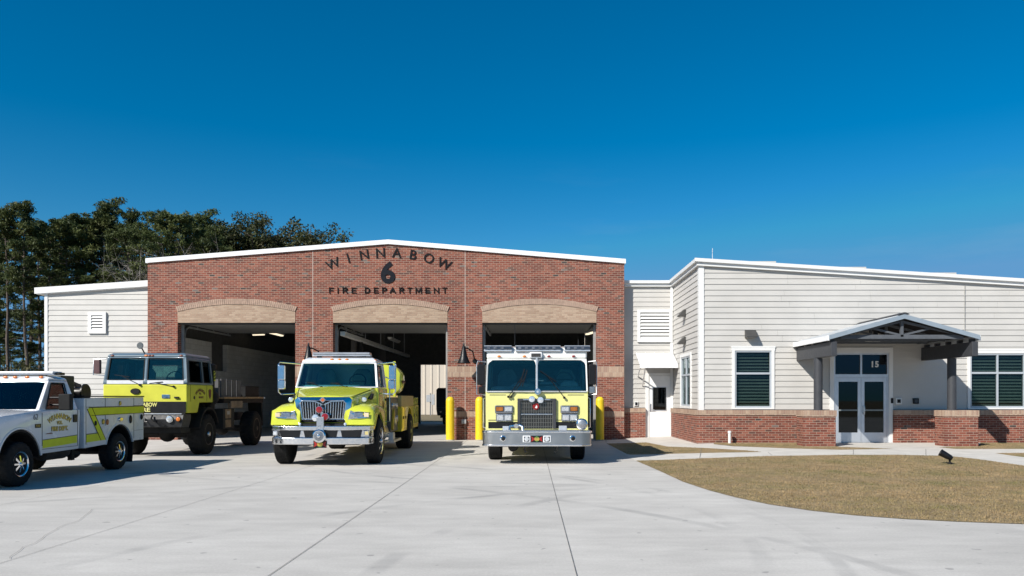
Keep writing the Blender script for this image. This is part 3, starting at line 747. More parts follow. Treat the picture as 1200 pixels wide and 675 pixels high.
for (a, b_, s_) in ((d0 + .055, xm - .004, -1), (xm + .004, d1 - .055, 1)):
    lf = MB().grid(lambda p, q, w_: (p, y - .02 + .045 * w_, q), [a, a + .10, b_ - .10, b_], [.13, .44, fz - .18, fz - .055], {(1, 1)})
    lo = B(lf, 'entrance_door', alu, smooth=0)
    B(bx(a + .10, b_ - .10, y - .002, y + .004, .44, fz - .18), 'pane', dark_glass, lo, smooth=0)
    B(bx(a + .105, b_ - .105, y - .03, y - .012, 1.11, 1.155), 'push_bar', M('push_bar_grey', (.20, .23, .23), .4), lo, smooth=0)
    hx = b_ - .07 if s_ < 0 else a + .07
    B(bx(hx - .03, hx + .03, y - .026, y - .02, 1.0, 1.25), 'lock_plate', steel, lo, smooth=0)
    if s_ > 0: B(MB().tube([(hx, y - .02, 1.26), (hx, y - .08, 1.26), (hx + .01, y - .09, 1.16), (hx, y - .08, 1.0), (hx, y - .02, 1.0)], .014, 8), 'pull_handle', steel, lo)
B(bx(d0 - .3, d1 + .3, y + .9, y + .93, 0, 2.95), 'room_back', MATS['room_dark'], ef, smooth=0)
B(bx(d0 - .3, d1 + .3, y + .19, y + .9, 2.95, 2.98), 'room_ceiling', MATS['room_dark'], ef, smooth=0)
# ------- gabled porch
py0, py1 = 21.42, OY - .04
RX, RZ, ex0, ex1, ez = 10.21, 3.76, 8.18, 12.24, 3.19
steel_roof = M('porch_roof_metal', (.60, .63, .66), .35, .3, var=.04)
pr = MB()
for (xa, xb) in ((ex0, RX), (RX, ex1)):
    za, zb = (ez, RZ) if xb == RX else (RZ, ez)
    pr.hexa([(xa, py0, za - .03), (xb, py0, zb - .03), (xb, py1, zb - .03), (xa, py1, za - .03), (xa, py0, za + .02), (xb, py0, zb + .02), (xb, py1, zb + .02), (xa, py1, za + .02)])
    n = 6
    for k in range(n):
        f_ = (k + .5) / n; xx = xa + (xb - xa) * f_; zz = za + (zb - za) * f_
        pr.bar((xx, py0, zz + .035), (xx, py1, zz + .035), .03)
porch = B(pr, 'porch_roof', steel_roof, smooth=0)
pf = MB()
for (xa, xb) in ((ex0 - .02, RX), (RX, ex1 + .02)):
    za, zb = (ez, RZ) if xb == RX else (RZ, ez)
    pf.hexa([(xa, py0 - .045, za - .085), (xb, py0 - .045, zb - .085), (xb, py0 - .003, zb - .085), (xa, py0 - .003, za - .085), (xa, py0 - .045, za + .035), (xb, py0 - .045, zb + .035), (xb, py0 - .003, zb + .035), (xa, py0 - .003, za + .035)])
B(pf, 'porch_fascia', M('fascia_blue_grey', (.26, .315, .37), .45, 0, var=.05), porch, smooth=0)
B(MB().box(ex0 - .06, ex0 - .003, py0, py1, ez - .11, ez + .03), 'gutter', white_metal, porch, smooth=0)
B(MB().box(ex1 + .003, ex1 + .06, py0, py1, ez - .11, ez + .03), 'gutter', white_metal, porch, smooth=0)
B(MB().hexa([(RX - .14, py0 - .05, RZ + .03), (RX + .14, py0 - .05, RZ + .03), (RX + .14, py1, RZ + .03), (RX - .14, py1, RZ + .03), (RX - .03, py0 - .05, RZ + .085), (RX + .03, py0 - .05, RZ + .085), (RX + .03, py1, RZ + .085), (RX - .03, py1, RZ + .085)]), 'ridge_cap', grey_steel, porch, smooth=0)
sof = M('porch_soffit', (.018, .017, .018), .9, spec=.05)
sf = MB()
for (xa, xb) in ((ex0 + .25, RX), (RX, ex1 - .25)):
    za, zb = (ez + .07, RZ) if xb == RX else (RZ, ez + .07)
    sf.hexa([(xa, py0 + .02, za - .09), (xb, py0 + .02, zb - .09), (xb, py1, zb - .09), (xa, py1, za - .09), (xa, py0 + .02, za - .05), (xb, py0 + .02, zb - .05), (xb, py1, zb - .05), (xa, py1, za - .05)])
B(sf, 'soffit', sof, porch, smooth=0)
for xb in (8.315, 12.17):
    B(MB().box(xb - .08, xb + .08, py0 + .03, py1, 2.66, 3.055), 'porch_beam', grey_steel, porch, bevel=.01)
    s = MB()
    for k in range(5): yy = py0 + .2 + k * .61; s.box(xb - .065, xb + .065, yy - .045, yy + .045, 3.057, 3.14)
    for q in pieces(s): B(q, 'beam_block', grey_steel, porch, smooth=0)
    B(MB().lathe([(.0, 1.15), (.155, 1.15), (.155, 1.18), (.122, 1.182), (.122, 2.655), (0, 2.655)], (xb, 22.65, 0), 'z', 20), 'porch_column', grey_steel, porch)
tm = M('truss_grey', (.10, .11, .125), .7, 0, spec=.2)
for yy in (py0 + .15, py0 + 1.1, py0 + 2.1):
    s = MB(); ch = 3.19
    s.bar((ex0 + .34, yy, ch), (ex1 - .34, yy, ch), .075, .11); s.bar((RX, yy, ch), (RX, yy, RZ - .12), .075)
    for sg in (-1, 1):
        s.bar((RX + sg * 1.8, yy + .003, ch + .01), (RX, yy + .003, RZ - .15), .06); s.bar((RX, yy + .006, ch + .04), (RX + sg * .86, yy + .006, ch + .25), .05)
    B(s, 'porch_truss', tm, porch, smooth=0)
for (a, b_) in ((7.80, 8.72), (11.84, 12.78)):
    B(bx(a, b_, 22.38, 22.95, 0, CZ0), 'porch_pier', brick, porch, smooth=0)
    B(bx(a - .02, b_ + .02, 22.36, 22.97, CZ0 + .002, CZ1 + .02), 'pier_cap', tan_soldier, porch, smooth=0)
# rod on the roof
B(MB().tube([(5.72, 24.6, 5.5), (5.72, 24.6, 6.2)], .012, 6), 'lightning_rod', alu)

# ------------------------------------------------------------------ things fixed to or standing by the building
sg = thing('station_sign', 'black metal letters and numeral 6 mounted on the brick gable above the middle bay', 'sign', (X(455, FY), FY, Z(315, FY)))
sm = M('sign_black', (.006, .006, .008), .7, var=.2, spec=.2)
mb = MB(); arc_text(mb, 'WINNABOW', .485, (X(455.5, FY), FY - .016, Z(296.7, FY)), 4.0, .40, off=.004, ext=.012)
for q in pieces(mb): B(q, 'letter', sm, sg, smooth=0)
mb = MB(); text(mb, '6', 1.1, (X(454.7, FY), FY - .016, Z(319.2, FY)), off=.034, ext=.012, stretch=(.52, .80)); B(mb, 'numeral', M('numeral_navy', (.005, .007, .013), .7, spec=.2), sg, smooth=0)
# second line: heavy block capitals, drawn as strokes in a unit box
bow = lambda x0, zc, rx, rz: [(x0 + rx * math.sin(PI * k / 8), zc + rz * math.cos(PI * k / 8)) for k in range(9)]
CAPS = {'F': [[(0, 0), (0, 1)], [(0, 1), (1, 1)], [(0, .52), (.85, .52)]], 'I': [[(.5, 0), (.5, 1)]],
        'R': [[(0, 0), (0, 1)], [(0, 1), (.55, 1)] + bow(.55, .75, .42, .25)[1:] + [(0, .5)], [(.5, .5), (1, 0)]],
        'E': [[(0, 0), (0, 1)], [(0, 1), (1, 1)], [(0, .52), (.9, .52)], [(0, 0), (1, 0)]],
        'D': [[(0, 0), (0, 1)], [(0, 1), (.45, 1)] + bow(.45, .5, .55, .5)[1:] + [(0, 0)]],
        'P': [[(0, 0), (0, 1)], [(0, 1), (.55, 1)] + bow(.55, .74, .45, .26)[1:] + [(0, .48)]],
        'A': [[(0, 0), (.5, 1)], [(.5, 1), (1, 0)], [(.2, .32), (.8, .32)]], 'T': [[(.5, 0), (.5, 1)], [(0, 1), (1, 1)]],
        'M': [[(0, 0), (0, 1)], [(1, 0), (1, 1)], [(0, 1), (.5, .15)], [(.5, .15), (1, 1)]], 'N': [[(0, 0), (0, 1)], [(1, 0), (1, 1)], [(0, 1), (1, 0)]]}
k_ = FY / F / 7.059
for ch, c0, c1 in (('F', 110, 150), ('I', 172, 196), ('R', 222, 266), ('E', 296, 336), ('D', 405, 450), ('E', 480, 518), ('P', 548, 590), ('A', 612, 662), ('R', 690, 732), ('T', 757, 798), ('M', 823, 878), ('E', 905, 944), ('N', 975, 1021), ('T', 1047, 1088)):
    wd = 10.5 * k_; xa, xb = X(370 + c0 / 7.059, FY) + wd / 2, X(370 + c1 / 7.059, FY) - wd / 2; zb, zt = Z(343.8, FY) + wd / 2, Z(336.9, FY) - wd / 2
    mb = MB(); dpt = 0
    for ln in CAPS[ch]:
        q = [Vector((xa + (xb - xa) * u, FY - .016, zb + (zt - zb) * v)) for u, v in ln]
        for n_, (p0, p1) in enumerate(zip(q[:-1], q[1:])):
            d = (p1 - p0).normalized() * wd * .5; mb.bar(p0 - d, p1 + d, wd if abs(d.z) < 1e-9 else .024 - .0006 * dpt, .024 - .0006 * dpt if abs(d.z) < 1e-9 else wd); dpt += 1
    B(mb, 'letter', sm, sg, smooth=0)
# gooseneck lamps
def gooseneck(px, pxw, label):
    ly_ = FY - .62; lx = X(px, ly_); ax = X(pxw, FY)
    gl = thing('gooseneck_lamp', label, 'wall lamp', (ax, FY, 2.9), group='gooseneck lamps on the brick piers')
    sh = MB().lathe([(.0, 3.33), (.06, 3.33), (.075, 3.2), (.10, 3.12), (.12, 3.0), (.19, 2.82), (.235, 2.74), (.225, 2.73), (.17, 2.82), (.10, 3.0), (0, 3.05)], (lx, ly_, 0), 'z', 24)
    so_ = B(sh, 'lamp_shade', black, gl); B(MB().lathe([(0, 3.332), (.035, 3.332), (.035, 3.41), (.015, 3.46), (0, 3.46)], (lx, ly_, 0), 'z', 12), 'cap', black, so_)
    B(MB().tube([(lx + .05, ly_, 3.26), (lx + .14, ly_ + .03, 3.26), (lx + .30, ly_ + .22, 3.16), (ax - .02, ly_ + .48, 2.98), (ax, FY - .02, 2.84)], .025, 8), 'arm', black, gl)
    B(MB().lathe([(0, -.04), (.08, -.04), (.09, -.004), (0, -.004)], (ax, FY, 2.84), 'y', 16), 'wall_plate', black, gl)
gooseneck(543.5, 556.5, 'black gooseneck barn lamp on the brick pier between the middle and right bays')
gooseneck(361.5, 374.5, 'black gooseneck barn lamp on the brick pier above the tanker cab roof')
# bollards
def bollard(px, label):
    bxx = X(px, FY - .42)
    r = thing('bollard', label, 'bollard', (bxx, FY - .42, 0), group='yellow bollards at the bay doors')
    MB().lathe([(.0, 0), (.148, 0), (.148, 1.4), (.14, 1.46), (.10, 1.52), (.05, 1.548), (0, 1.552)], (0, 0, 0), 'z', 24).build('sleeve', yellow_bollard, r)
    MB().lathe([(.0, 0), (.165, 0), (.165, .03), (.15, .032), (0, .032)], (0, 0, 0), 'z', 24).build('base_ring', M('collar', (.35, .33, .3), .8), r)
bollard(527.5, 'yellow bollard at the right side of the middle bay behind the tanker')
bollard(562, 'yellow bollard at the left side of the right bay beside the fire engine mirror')
bollard(703, 'yellow bollard right of the fire engine nearest the white staff door')
# hose bib box on the pier
hb = thing('wall_outlet_box', 'small grey outlet box with a looped lead on the brick pier between bollards', 'outlet box', (X(543.5, FY), FY, Z(494, FY)))
B(bx(X(541, FY), X(546.5, FY), FY - .1, FY - .002, Z(496.5, FY), Z(491.5, FY)), 'box', M('outlet_grey', (.35, .36, .38), .4), hb, bevel=.01)
B(MB().tube([(X(543, FY), FY - .05, Z(497, FY)), (X(542.5, FY), FY - .06, Z(501, FY)), (X(545, FY), FY - .05, Z(503, FY)), (X(546, FY), FY - .05, Z(500, FY)), (X(548.5, FY), FY - .04, Z(503.5, FY))], .012, 6), 'lead', black_rough, hb)
# wall packs
def wedge(px, py, label):
    Yw = OY - .03; xc = X(px, Yw); zc = Z(py, Yw)
    r = thing('wall_light', label, 'wall light', (xc, Yw, zc))
    MB().prism([(0, -.02), (-.26, -.02), (-.26, .02), (-.05, .22), (0, .22)][::-1], 'x', -.17, .17).xform(Matrix.Translation((0, 0, -.1))).build('housing', M('bronze_housing', (.06, .058, .055), .5), r, bevel=.012)
    MB().box(-.14, .14, -.23, -.02, -.127, -.121).build('lens', M('frosted_lens', (.5, .5, .48), .4), r, smooth=0)
wedge(879, 391.5, 'dark wedge wall light above the single office window')
for zc, py, lb in ((None, 367, 'upper dark wedge light on the clapboard return wall by the staff door'), (None, 399, 'lower dark wedge light on the clapboard return wall by the staff door')):
    yy = 26.5; xw = OX - .03; zz = Z(py, yy)
    r = thing('wall_light', lb, 'wall light', (xw, yy, zz))
    MB().prism([(0, -.12), (-.24, -.12), (-.24, -.08), (-.05, .12), (0, .12)][::-1], 'y', -.15, .15).build('housing', MATS['bronze_housing'], r, bevel=.012)
    MB().box(-.21, -.02, -.12, .12, -.128, -.121).build('lens', MATS['frosted_lens'], r, smooth=0)
# entry devices
def device(name, px, py, wpx, hpx, Yw, label, cat, face, mat_f, mat_p):
    r = thing(name, label, cat, (X(px, Yw), Yw - .03, Z(py, Yw)))
    a, h = wpx * Yw / F / 2, hpx * Yw / F / 2
    MB().box(-a, a, -.03, 0, -h, h).build('plate', mat_p, r, bevel=.006)
    MB().box(-a * face, a * face, -.05, -.031, -h * face, h * face).build('face', mat_f, r, bevel=.004)
device('card_reader', 1044.7, 469.5, 2.6, 6, OY - .03, 'small black card reader on the white trim right of the glass entrance doors', 'card reader', .6, black, black_rough)
device('door_intercom', 1052.3, 470, 7, 7.5, OY, 'white intercom plate with dark screen right of the entrance doors', 'intercom', .55, black, white)
device('key_box', 1072.5, 470, 7, 6.5, OY, 'square black key box on the cream siding under the porch', 'key box', .6, M('key_box_face', (.03, .035, .045), .3), black)
device('door_keypad', 745.3, 473, 4.5, 5.5, SY - .01, 'white keypad with black face left of the white staff door', 'keypad', .6, black, white)
# porch ceiling light
r = thing('porch_light', 'flat white ceiling light under the porch in front of the doors', 'ceiling light', (X(1026, 22.9), 22.9, 3.22))
MB().frus([(-.05, -.22, .22, -.22, .22), (0, -.2, .2, -.2, .2)]).build('diffuser', M('diffuser_white', (.8, .8, .78), .4), r, bevel=.01)
MB().box(-.05, .05, -.05, .05, 0, .35).build('stem', grey_steel, r, smooth=0)
MB().box(-.235, .235, -.235, .235, .001, .02).build('rim', white_metal, r, smooth=0)
# white vent stub and ground spotlight
vp = thing('vent_pipe', 'short white plastic pipe standing in the grass by the brick office base', 'pipe', (X(855, 23.9), 23.9, .10))
MB().lathe([(0, 0), (.045, 0), (.045, .34), (.0, .34)], (0, 0, 0), 'z', 14).build('stub', white, vp)
MB().lathe([(0, .341), (.055, .341), (.055, .40), (.045, .41), (0, .412)], (0, 0, 0), 'z', 14).build('cap', white, vp)
gx, gy = G(1113, 546.5); gz = rise(gx, gy)
gs = thing('ground_spotlight', 'black adjustable floodlight on a short stake in the dry lawn', 'floodlight', (gx, gy, gz))
gs.scale = (.8, .8, .8)
MB().lathe([(0, 0), (.07, 0), (.065, .05), (.028, .06), (.028, .16), (.05, .17), (.05, .2), (0, .2)], (0, 0, 0), 'z', 16).build('stake', black_rough, gs)
hd = MB().lathe([(0, -.17), (.05, -.17), (.075, -.12), (.085, 0), (.095, .13), (.10, .17), (.09, .172), (.085, .15), (0, .145)], (0, 0, 0), 'x', 20)
AIM = Matrix.Translation((-.10, .0, .245)) @ Matrix.Rotation(R(160), 4, 'Z') @ Matrix.Rotation(R(-30), 4, 'Y')
hd.xform(AIM)
hdo = hd.build('head', black, gs)
MB().lathe([(0, .146), (.084, .146), (.084, .151), (0, .151)], (0, 0, 0), 'x', 20).xform(AIM).build('lens', M('spot_lens', (.2, .22, .24), .1), hdo)

# inside the hall: strip lights
tube_m = lamp_mat('tube_light', (1, .86, .62), .9)
off_m = M('tube_off', (.55, .55, .52), .4)
def strip_light(px, py, Y, label, lit, ln=1.2, ang=0):
    r = thing('strip_light', label, 'ceiling light', (X(px, Y), Y, Z(py, Y)), rz=ang, group='strip lights under the hall roof')
    MB().box(-.09, .09, -ln, ln, .05, .11).build('housing', M('fixture_white', (.6, .6, .58), .5), r, smooth=0)
    MB().box(-.06, .06, -ln + .04, ln - .04, 0, .049).build('tube', tube_m if lit else off_m, r, smooth=0)
strip_light(324, 392.5, 33.5, 'long strip light glowing warm under the roof of the left bay', True, .8)
strip_light(303, 393, 37.5, 'short pale strip light deeper inside the left bay beside the glowing one', True, .35, R(70))
strip_light(462, 400, 36, 'unlit strip light under the roof of the middle bay', False, 1.2)
strip_light(531, 372 + 29, 36.5, 'unlit strip light high in the left part of the right bay', False, .9)
strip_light(693, 391, 31.2, 'warm strip light hanging at the right edge of the right bay opening', True, .7, R(12))

# vehicle exhaust rail hung along the middle bay
er = thing('exhaust_rail', 'long pale exhaust extraction rail hung under the roof of the middle bay', 'exhaust rail', (-6.9, 28.9, 3.9))
MB().box(-.09, .09, 0, 15.6, -.10, .06).build('rail', M('rail_alu', (.72, .72, .70), .4, .1), er, bevel=.01)
for k in range(5): MB().box(-.015, .015, .6 + k * 3.4, .63 + k * 3.4, .061, 1.5).build('hanger', MATS['galvanised'], er, smooth=0)
MB().tube([(0, 3.2, -.12), (.05, 3.2, -.6), (0, 3.3, -1.0), (.04, 3.3, -1.3)], .07, 8).build('hose_drop', black_rough, er)
# ------------------------------------------------------------------ behind the hall
mbm = M('beige_metal', (.62, .55, .46), .45, .0, var=.04)
bb = thing('metal_shed', 'beige ribbed metal shed seen through the open back of the middle bay', 'building', (2, 70, 0))
cs = []
xx = -16.0
while xx < 16: cs += [(xx, 0), (xx + .18, 0), (xx + .22, -.05), (xx + .34, -.05), (xx + .38, 0)]; xx += .62
cs = cs + [(16, .1), (-16, .1)]
MB().prism(cs, 'z', 0, 7.2).build('front_wall', mbm, bb, smooth=0)
MB().box(-15.98, 15.98, 10, 10.1, 0, 7).build('rear_wall', mbm, bb, smooth=0)
for x_ in (-16, 15.9): MB().box(x_, x_ + .1, .101, 10, 0, 7.1).build('end_wall', mbm, bb, smooth=0)
MB().hexa([(-16.3, -.4, 7.2), (16.3, -.4, 7.2), (16.3, 10.4, 7.0), (-16.3, 10.4, 7.0), (-16.3, -.4, 7.4), (16.3, -.4, 7.4), (16.3, 10.4, 7.2), (-16.3, 10.4, 7.2)]).build('roof', white_metal, bb, smooth=0)
mx, my = X(504.5, 67), 67
mp = thing('meter_post', 'grey electric meter on a post before the beige shed', 'meter post', (mx, my, 0))
MB().box(-.05, .05, -.05, .05, 0, 1.9).build('post', M('post_grey', (.2, .2, .2), .6), mp, smooth=0)
MB().box(-.34, .05, -.16, -.051, 1.15, 1.75).box(.1, .36, -.16, -.051, .9, 1.8).build('meter_box', M('meter_grey', (.4, .42, .44), .5), mp, bevel=.02)
# dark trailer parked in the rear doorway
tx_, ty_ = X(535, 42.5), 42.5
tl = thing('dark_trailer', 'black box trailer parked inside by the open rear door of the middle bay', 'trailer', (tx_, ty_, 0))
MB().frus([(.55, -1.05, 1.05, 0, 3.2), (.9, -1.1, 1.1, 0, 3.2), (1.95, -1.1, 1.1, 0, 3.2), (2.05, -1.0, 1.0, .05, 3.15)]).build('body', black, tl, bevel=.03)
MB().box(-.9, .9, .1, 3.0, .42, .54).build('chassis', black_rough, tl, smooth=0)
for sx in (-1, 1):
    wv_ = MB().lathe([(.0, -.1), (.2, -.1), (.3, -.1), (.34, -.07), (.34, .07), (.3, .1), (.2, .1), (0, .1)], (sx * .8, 1.6, .34), 'x', 24).build('wheel', rubber, tl)
    MB().lathe([(0, .101), (.19, .101), (.17, .12), (0, .115)] if sx > 0 else [(0, -.101), (.19, -.101), (.17, -.12), (0, -.115)], (sx * .8, 1.6, .34), 'x', 20).build('rim', steel, wv_)
    MB().lathe([(0, -.012), (.05, -.012), (.05, -.001), (0, -.001)], (sx * .86, 0, .75), 'y', 12).build('tail_lamp', red_lens, tl)
MB().box(-1.0, 1.0, -.03, -.002, .95, 1.0).box(-.02, .02, -.032, -.002, 1.02, 1.9).build('door_seam', M('seam_grey', (.05, .05, .05), .5), tl, smooth=0)
# ------------------------------------------------------------------ pines behind the station
def leaf_mat(name, stops):
    m, t, b = nt(name)
    oi = t.nodes.new('ShaderNodeObjectInfo'); p = geopos(t)
    c = ramp(t, noise(t, p, .55, 3), stops)
    wn = t.nodes.new('ShaderNodeNewGeometry')
    c = mixc(t, .65, c, ramp(t, noise(t, p, 4.5, 2), [(.3, .2), (.72, .72)]), 'OVERLAY')
    c = mixc(t, .6, c, ramp(t, oi.outputs['Random'], [(0, .36), (1, .60)]), 'OVERLAY')
    L(t, c, b.inputs['Base Color']); b.inputs['Roughness'].default_value = .6; b.inputs['Specular IOR Level'].default_value = .3
    out = t.nodes['Material Output']; tl = N(t, 'ShaderNodeBsdfTranslucent'); L(t, c, tl.inputs['Color']); mx = N(t, 'ShaderNodeMixShader'); mx.inputs[0].default_value = .22
    L(t, b.outputs[0], mx.inputs[1]); L(t, tl.outputs[0], mx.inputs[2]); L(t, mx.outputs[0], out.inputs['Surface'])
    MATS[name] = m; return m
pine_leaf = leaf_mat('pine_needles', [(.3, (.038, .058, .018)), (.5, (.070, .092, .026)), (.7, (.110, .122, .036))])
oak_leaf = leaf_mat('oak_leaves', [(.3, (.034, .048, .016)), (.5, (.058, .068, .022)), (.7, (.082, .070, .030))])
bark = M('pine_bark', (.105, .082, .066), .9, var=.35, vs=1.5)
grey_bark = M('grey_bark', (.24, .22, .20), .9, var=.2, vs=1.5)
def tuft(V, Fc, c, rad, n, size, rg, flat=.7, asp=.30):
    c = np.array(c)
    d = rg.normal(size=(n, 3)); d /= np.linalg.norm(d, axis=1)[:, None]; rr = rad * rg.uniform(.2, 1, n) ** .6
    p = c + d * rr[:, None] * np.array([1, 1, flat])
    a = rg.normal(size=(n, 3)) + d * .8; a /= np.linalg.norm(a, axis=1)[:, None]
    b_ = np.cross(a, rg.normal(size=(n, 3))); b_ /= np.linalg.norm(b_, axis=1)[:, None] + 1e-9
    s = size * rg.uniform(.6, 1.3, n)
    q = np.stack([p - a * s[:, None] * .6, p + b_ * s[:, None] * asp, p + a * s[:, None] * .7, p - b_ * s[:, None] * asp], 1)
    V.append(q.reshape(-1, 3))
def mesh_quads(name, Vl, mat):
    V = np.concatenate(Vl); n = len(V) // 4
    me = bpy.data.meshes.new(name); me.vertices.add(len(V)); me.vertices.foreach_set('co', V.ravel().astype(np.float32))
    me.loops.add(4 * n); me.loops.foreach_set('vertex_index', np.arange(4 * n)); me.polygons.add(n); me.polygons.foreach_set('loop_start', np.arange(0, 4 * n, 4))
    me.update(calc_edges=True); me.materials.append(mat); return me
def tree_mesh(seed, kind):
    rg = np.random.default_rng(seed); rnd = random.Random(seed)
    H = 1.0 * 20; mb = MB(); Vl = []
    bend = [(0, 0, -.3)]
    x = y = 0.0
    for k in range(1, 9):
        x += rnd.uniform(-.16, .16); y += rnd.uniform(-.16, .16); bend.append((x, y, H * .97 * k / 8))
    tp = lambda h: np.array([np.interp(h, [q[2] for q in bend], [q[i] for q in bend]) for i in (0, 1)] + [h])
    mb.tube(bend, .21, 8, .035)
    if kind == 'pine':
        h0 = H * rnd.uniform(.46, .58); nl = 40
        for k in range(nl):
            f_ = (k + rnd.random()) / nl; h = h0 + (H * .985 - h0) * f_ ** .9
            if rnd.random() < .25: continue
            Lm = (1.3 + 2.3 * math.sin(PI * min(1, (.18 + .82 * f_)) ** .8)) * rnd.uniform(.45, 1.2) * (1.15 - .55 * f_)
            az = k * 2.4 + rnd.uniform(-.5, .5); up = rnd.uniform(.02, .55) * (.4 + f_)
            s = tp(h); e = s + np.array([math.cos(az) * Lm, math.sin(az) * Lm, Lm * up]); md = (s + e) / 2 + np.array([0, 0, -.12 * Lm * .3])
            mb.tube([s, md, e], .05, 5, .014)
            for q in range(3):
                g = (.55, .85, 1.05)[q] * rnd.uniform(.9, 1.08); c_ = s + (e - s) * g + rg.normal(size=3) * .2
                tuft(Vl, None, c_, rnd.uniform(.34, .70), 80, .30, rg, .55, .15)
        for k in range(10):
            h = H * rnd.uniform(.90, .995); tuft(Vl, None, tp(h) + rg.normal(size=3) * .35, .5, 80, .30, rg, .9, .15)
        for k in range(7):                                       # dead snags below the crown
            h = H * rnd.uniform(.2, .45); az = rnd.uniform(0, 6.3); s = tp(h); l_ = rnd.uniform(.5, 1.6)
            mb.tube([s, s + np.array([math.cos(az) * l_, math.sin(az) * l_, rnd.uniform(-.2, .4)])], .03, 4, .008)
    else:
        for k in range(16):
            h = H * rnd.uniform(.42, .72); az = k * 2.4; Lm = rnd.uniform(2.2, 4.6)
            s = tp(h); e = s + np.array([math.cos(az) * Lm, math.sin(az) * Lm, (H * rnd.uniform(.84, .98) - h) * rnd.uniform(.5, 1)])
            md = s + (e - s) * .5 + np.array([0, 0, rnd.uniform(0, .6)])
            mb.tube([s, md, e], .10, 6, .03)
            for b2 in range(5):
                s2 = s + (e - s) * rnd.uniform(.4, 1); e2 = s2 + rg.normal(size=3) * 1.0 + np.array([0, 0, .5]); mb.tube([s2, e2], .035, 4, .01)
                if kind == 'oak':
                    for q in range(4): tuft(Vl, None, e2 + rg.normal(size=3) * .5, rnd.uniform(.45, .95), 56, .24, rg, .75)
                else:
                    for q in range(4):
                        e3 = e2 + rg.normal(size=3) * .8 + np.array([0, 0, .5]); mb.tube([e2, e3], .016, 3, .006)
    return mb, Vl
VAR = {}
def variant(kind, seed):
    if (kind, seed) not in VAR:
        mb, Vl = tree_mesh(seed, kind)
        nm = {'pine': 'pine_tree', 'oak': 'oak_tree', 'bare': 'bare_tree'}[kind]
        o = bpy.data.objects.new('trunk', None)
        tk = mb.build('trunk', grey_bark if kind == 'bare' else bark, None)
        tme = tk.data; bpy.data.objects.remove(tk)
        VAR[kind, seed] = (nm, tme, mesh_quads('crown', Vl, pine_leaf if kind == 'pine' else oak_leaf) if Vl else None)
        bpy.data.objects.remove(o)
    return VAR[kind, seed]
def tree(kind, seed, x, y, h, label, group=None, wide=1.0, rz=None):
    nm, tme, cme = variant(kind, seed)
    r = thing(nm, label, 'tree', (x, y, -.03), rz=random.uniform(0, 6.28) if rz is None else rz, group=group)
    k = h / 20; r.scale = (k * wide, k * wide, k)
    a = bpy.data.objects.new('trunk', tme); C.objects.link(a); a.parent = r
    if cme:
        b_ = bpy.data.objects.new('crown', cme); C.objects.link(b_); b_.parent = r
GP = 'pines in the wood behind the station'
LBA = 'tall dark pine in the front row of the wood behind the left wing'
LBB = 'dark pine standing deeper in the wood behind the station roof'
tops = [(-72, 246), (-42, 240), (-14, 244), (10, 243), (36, 239), (62, 262), (80, 257), (99, 254), (116, 245), (131, 236), (147, 247), (170, 264), (189, 251), (207, 249), (226, 255), (241, 250), (258, 268)]
for i, (px, py) in enumerate(tops):
    Y = 74 + random.uniform(-3, 5)
    lab = {3: 'tall pine with bare lower trunk at the far left edge of the wood', 9: 'tallest pine of the wood rising behind the left wing roof', 15: 'pine with a ragged top just left of the brick gable slope'}.get(i, LBA)
    tree('pine', [11, 12, 13, 14, 15, 16][i % 6], X(px, Y), Y, Z(py, Y), lab, GP if lab == LBA else None, random.uniform(.85, 1.1))
for i in range(15):
    px = -95 + i * 24.0 + random.uniform(-4, 4); Y = 84 + random.uniform(0, 26)
    env = np.interp(px, [q[0] for q in tops], [q[1] for q in tops])
    tree('pine', [12, 14, 16, 11, 13, 15][i % 6], X(px, Y), Y, Z(env + random.uniform(14, 44), Y), LBB, GP + ' roof', random.uniform(.9, 1.25))
for (px, py, lb, wd) in ((283, 264, 'low dark oak crown left of the round-topped oak above the roof', 1.0), (307, 255, 'round-topped brownish oak rising above the brick gable slope', 1.15), (329, 262, 'loose oak crown between the round-topped oak and the flat-topped tree', .95), (263, 264, 'dark oak crown beside the ragged-topped pine above the gable slope', .9)):
    Y = 82; tree('oak', 31 + px % 3, X(px, Y), Y, Z(py, Y), lb, None, wd, rz=px)
Y = 80; tree('oak', 35, X(366, Y), Y, Z(260, Y), 'flat-topped tree at the right end of the wood above the brick gable', None, 1.0, rz=1.0)
for (px, py, lb) in ((166, 286, 'leafless grey tree just left of the brick gable corner'), (214, 276, 'leafless grey tree among the pines over the gable slope')):
    Y = 71; tree('bare', 41, X(px, Y), Y, Z(py, Y), lb, None, .9, rz=px)
LBY = 'short young pine filling the gaps between the trunks at the left edge of the wood'
for i in range(15):
    px = -70 + i * 9.5 + random.uniform(-3, 3); Y = random.uniform(88, 112)
    tree('pine', [13, 11, 15][i % 3], X(px, Y), Y, random.uniform(7, 13), LBY, 'young pines among the trunks', random.uniform(.9, 1.3) * 1.2)
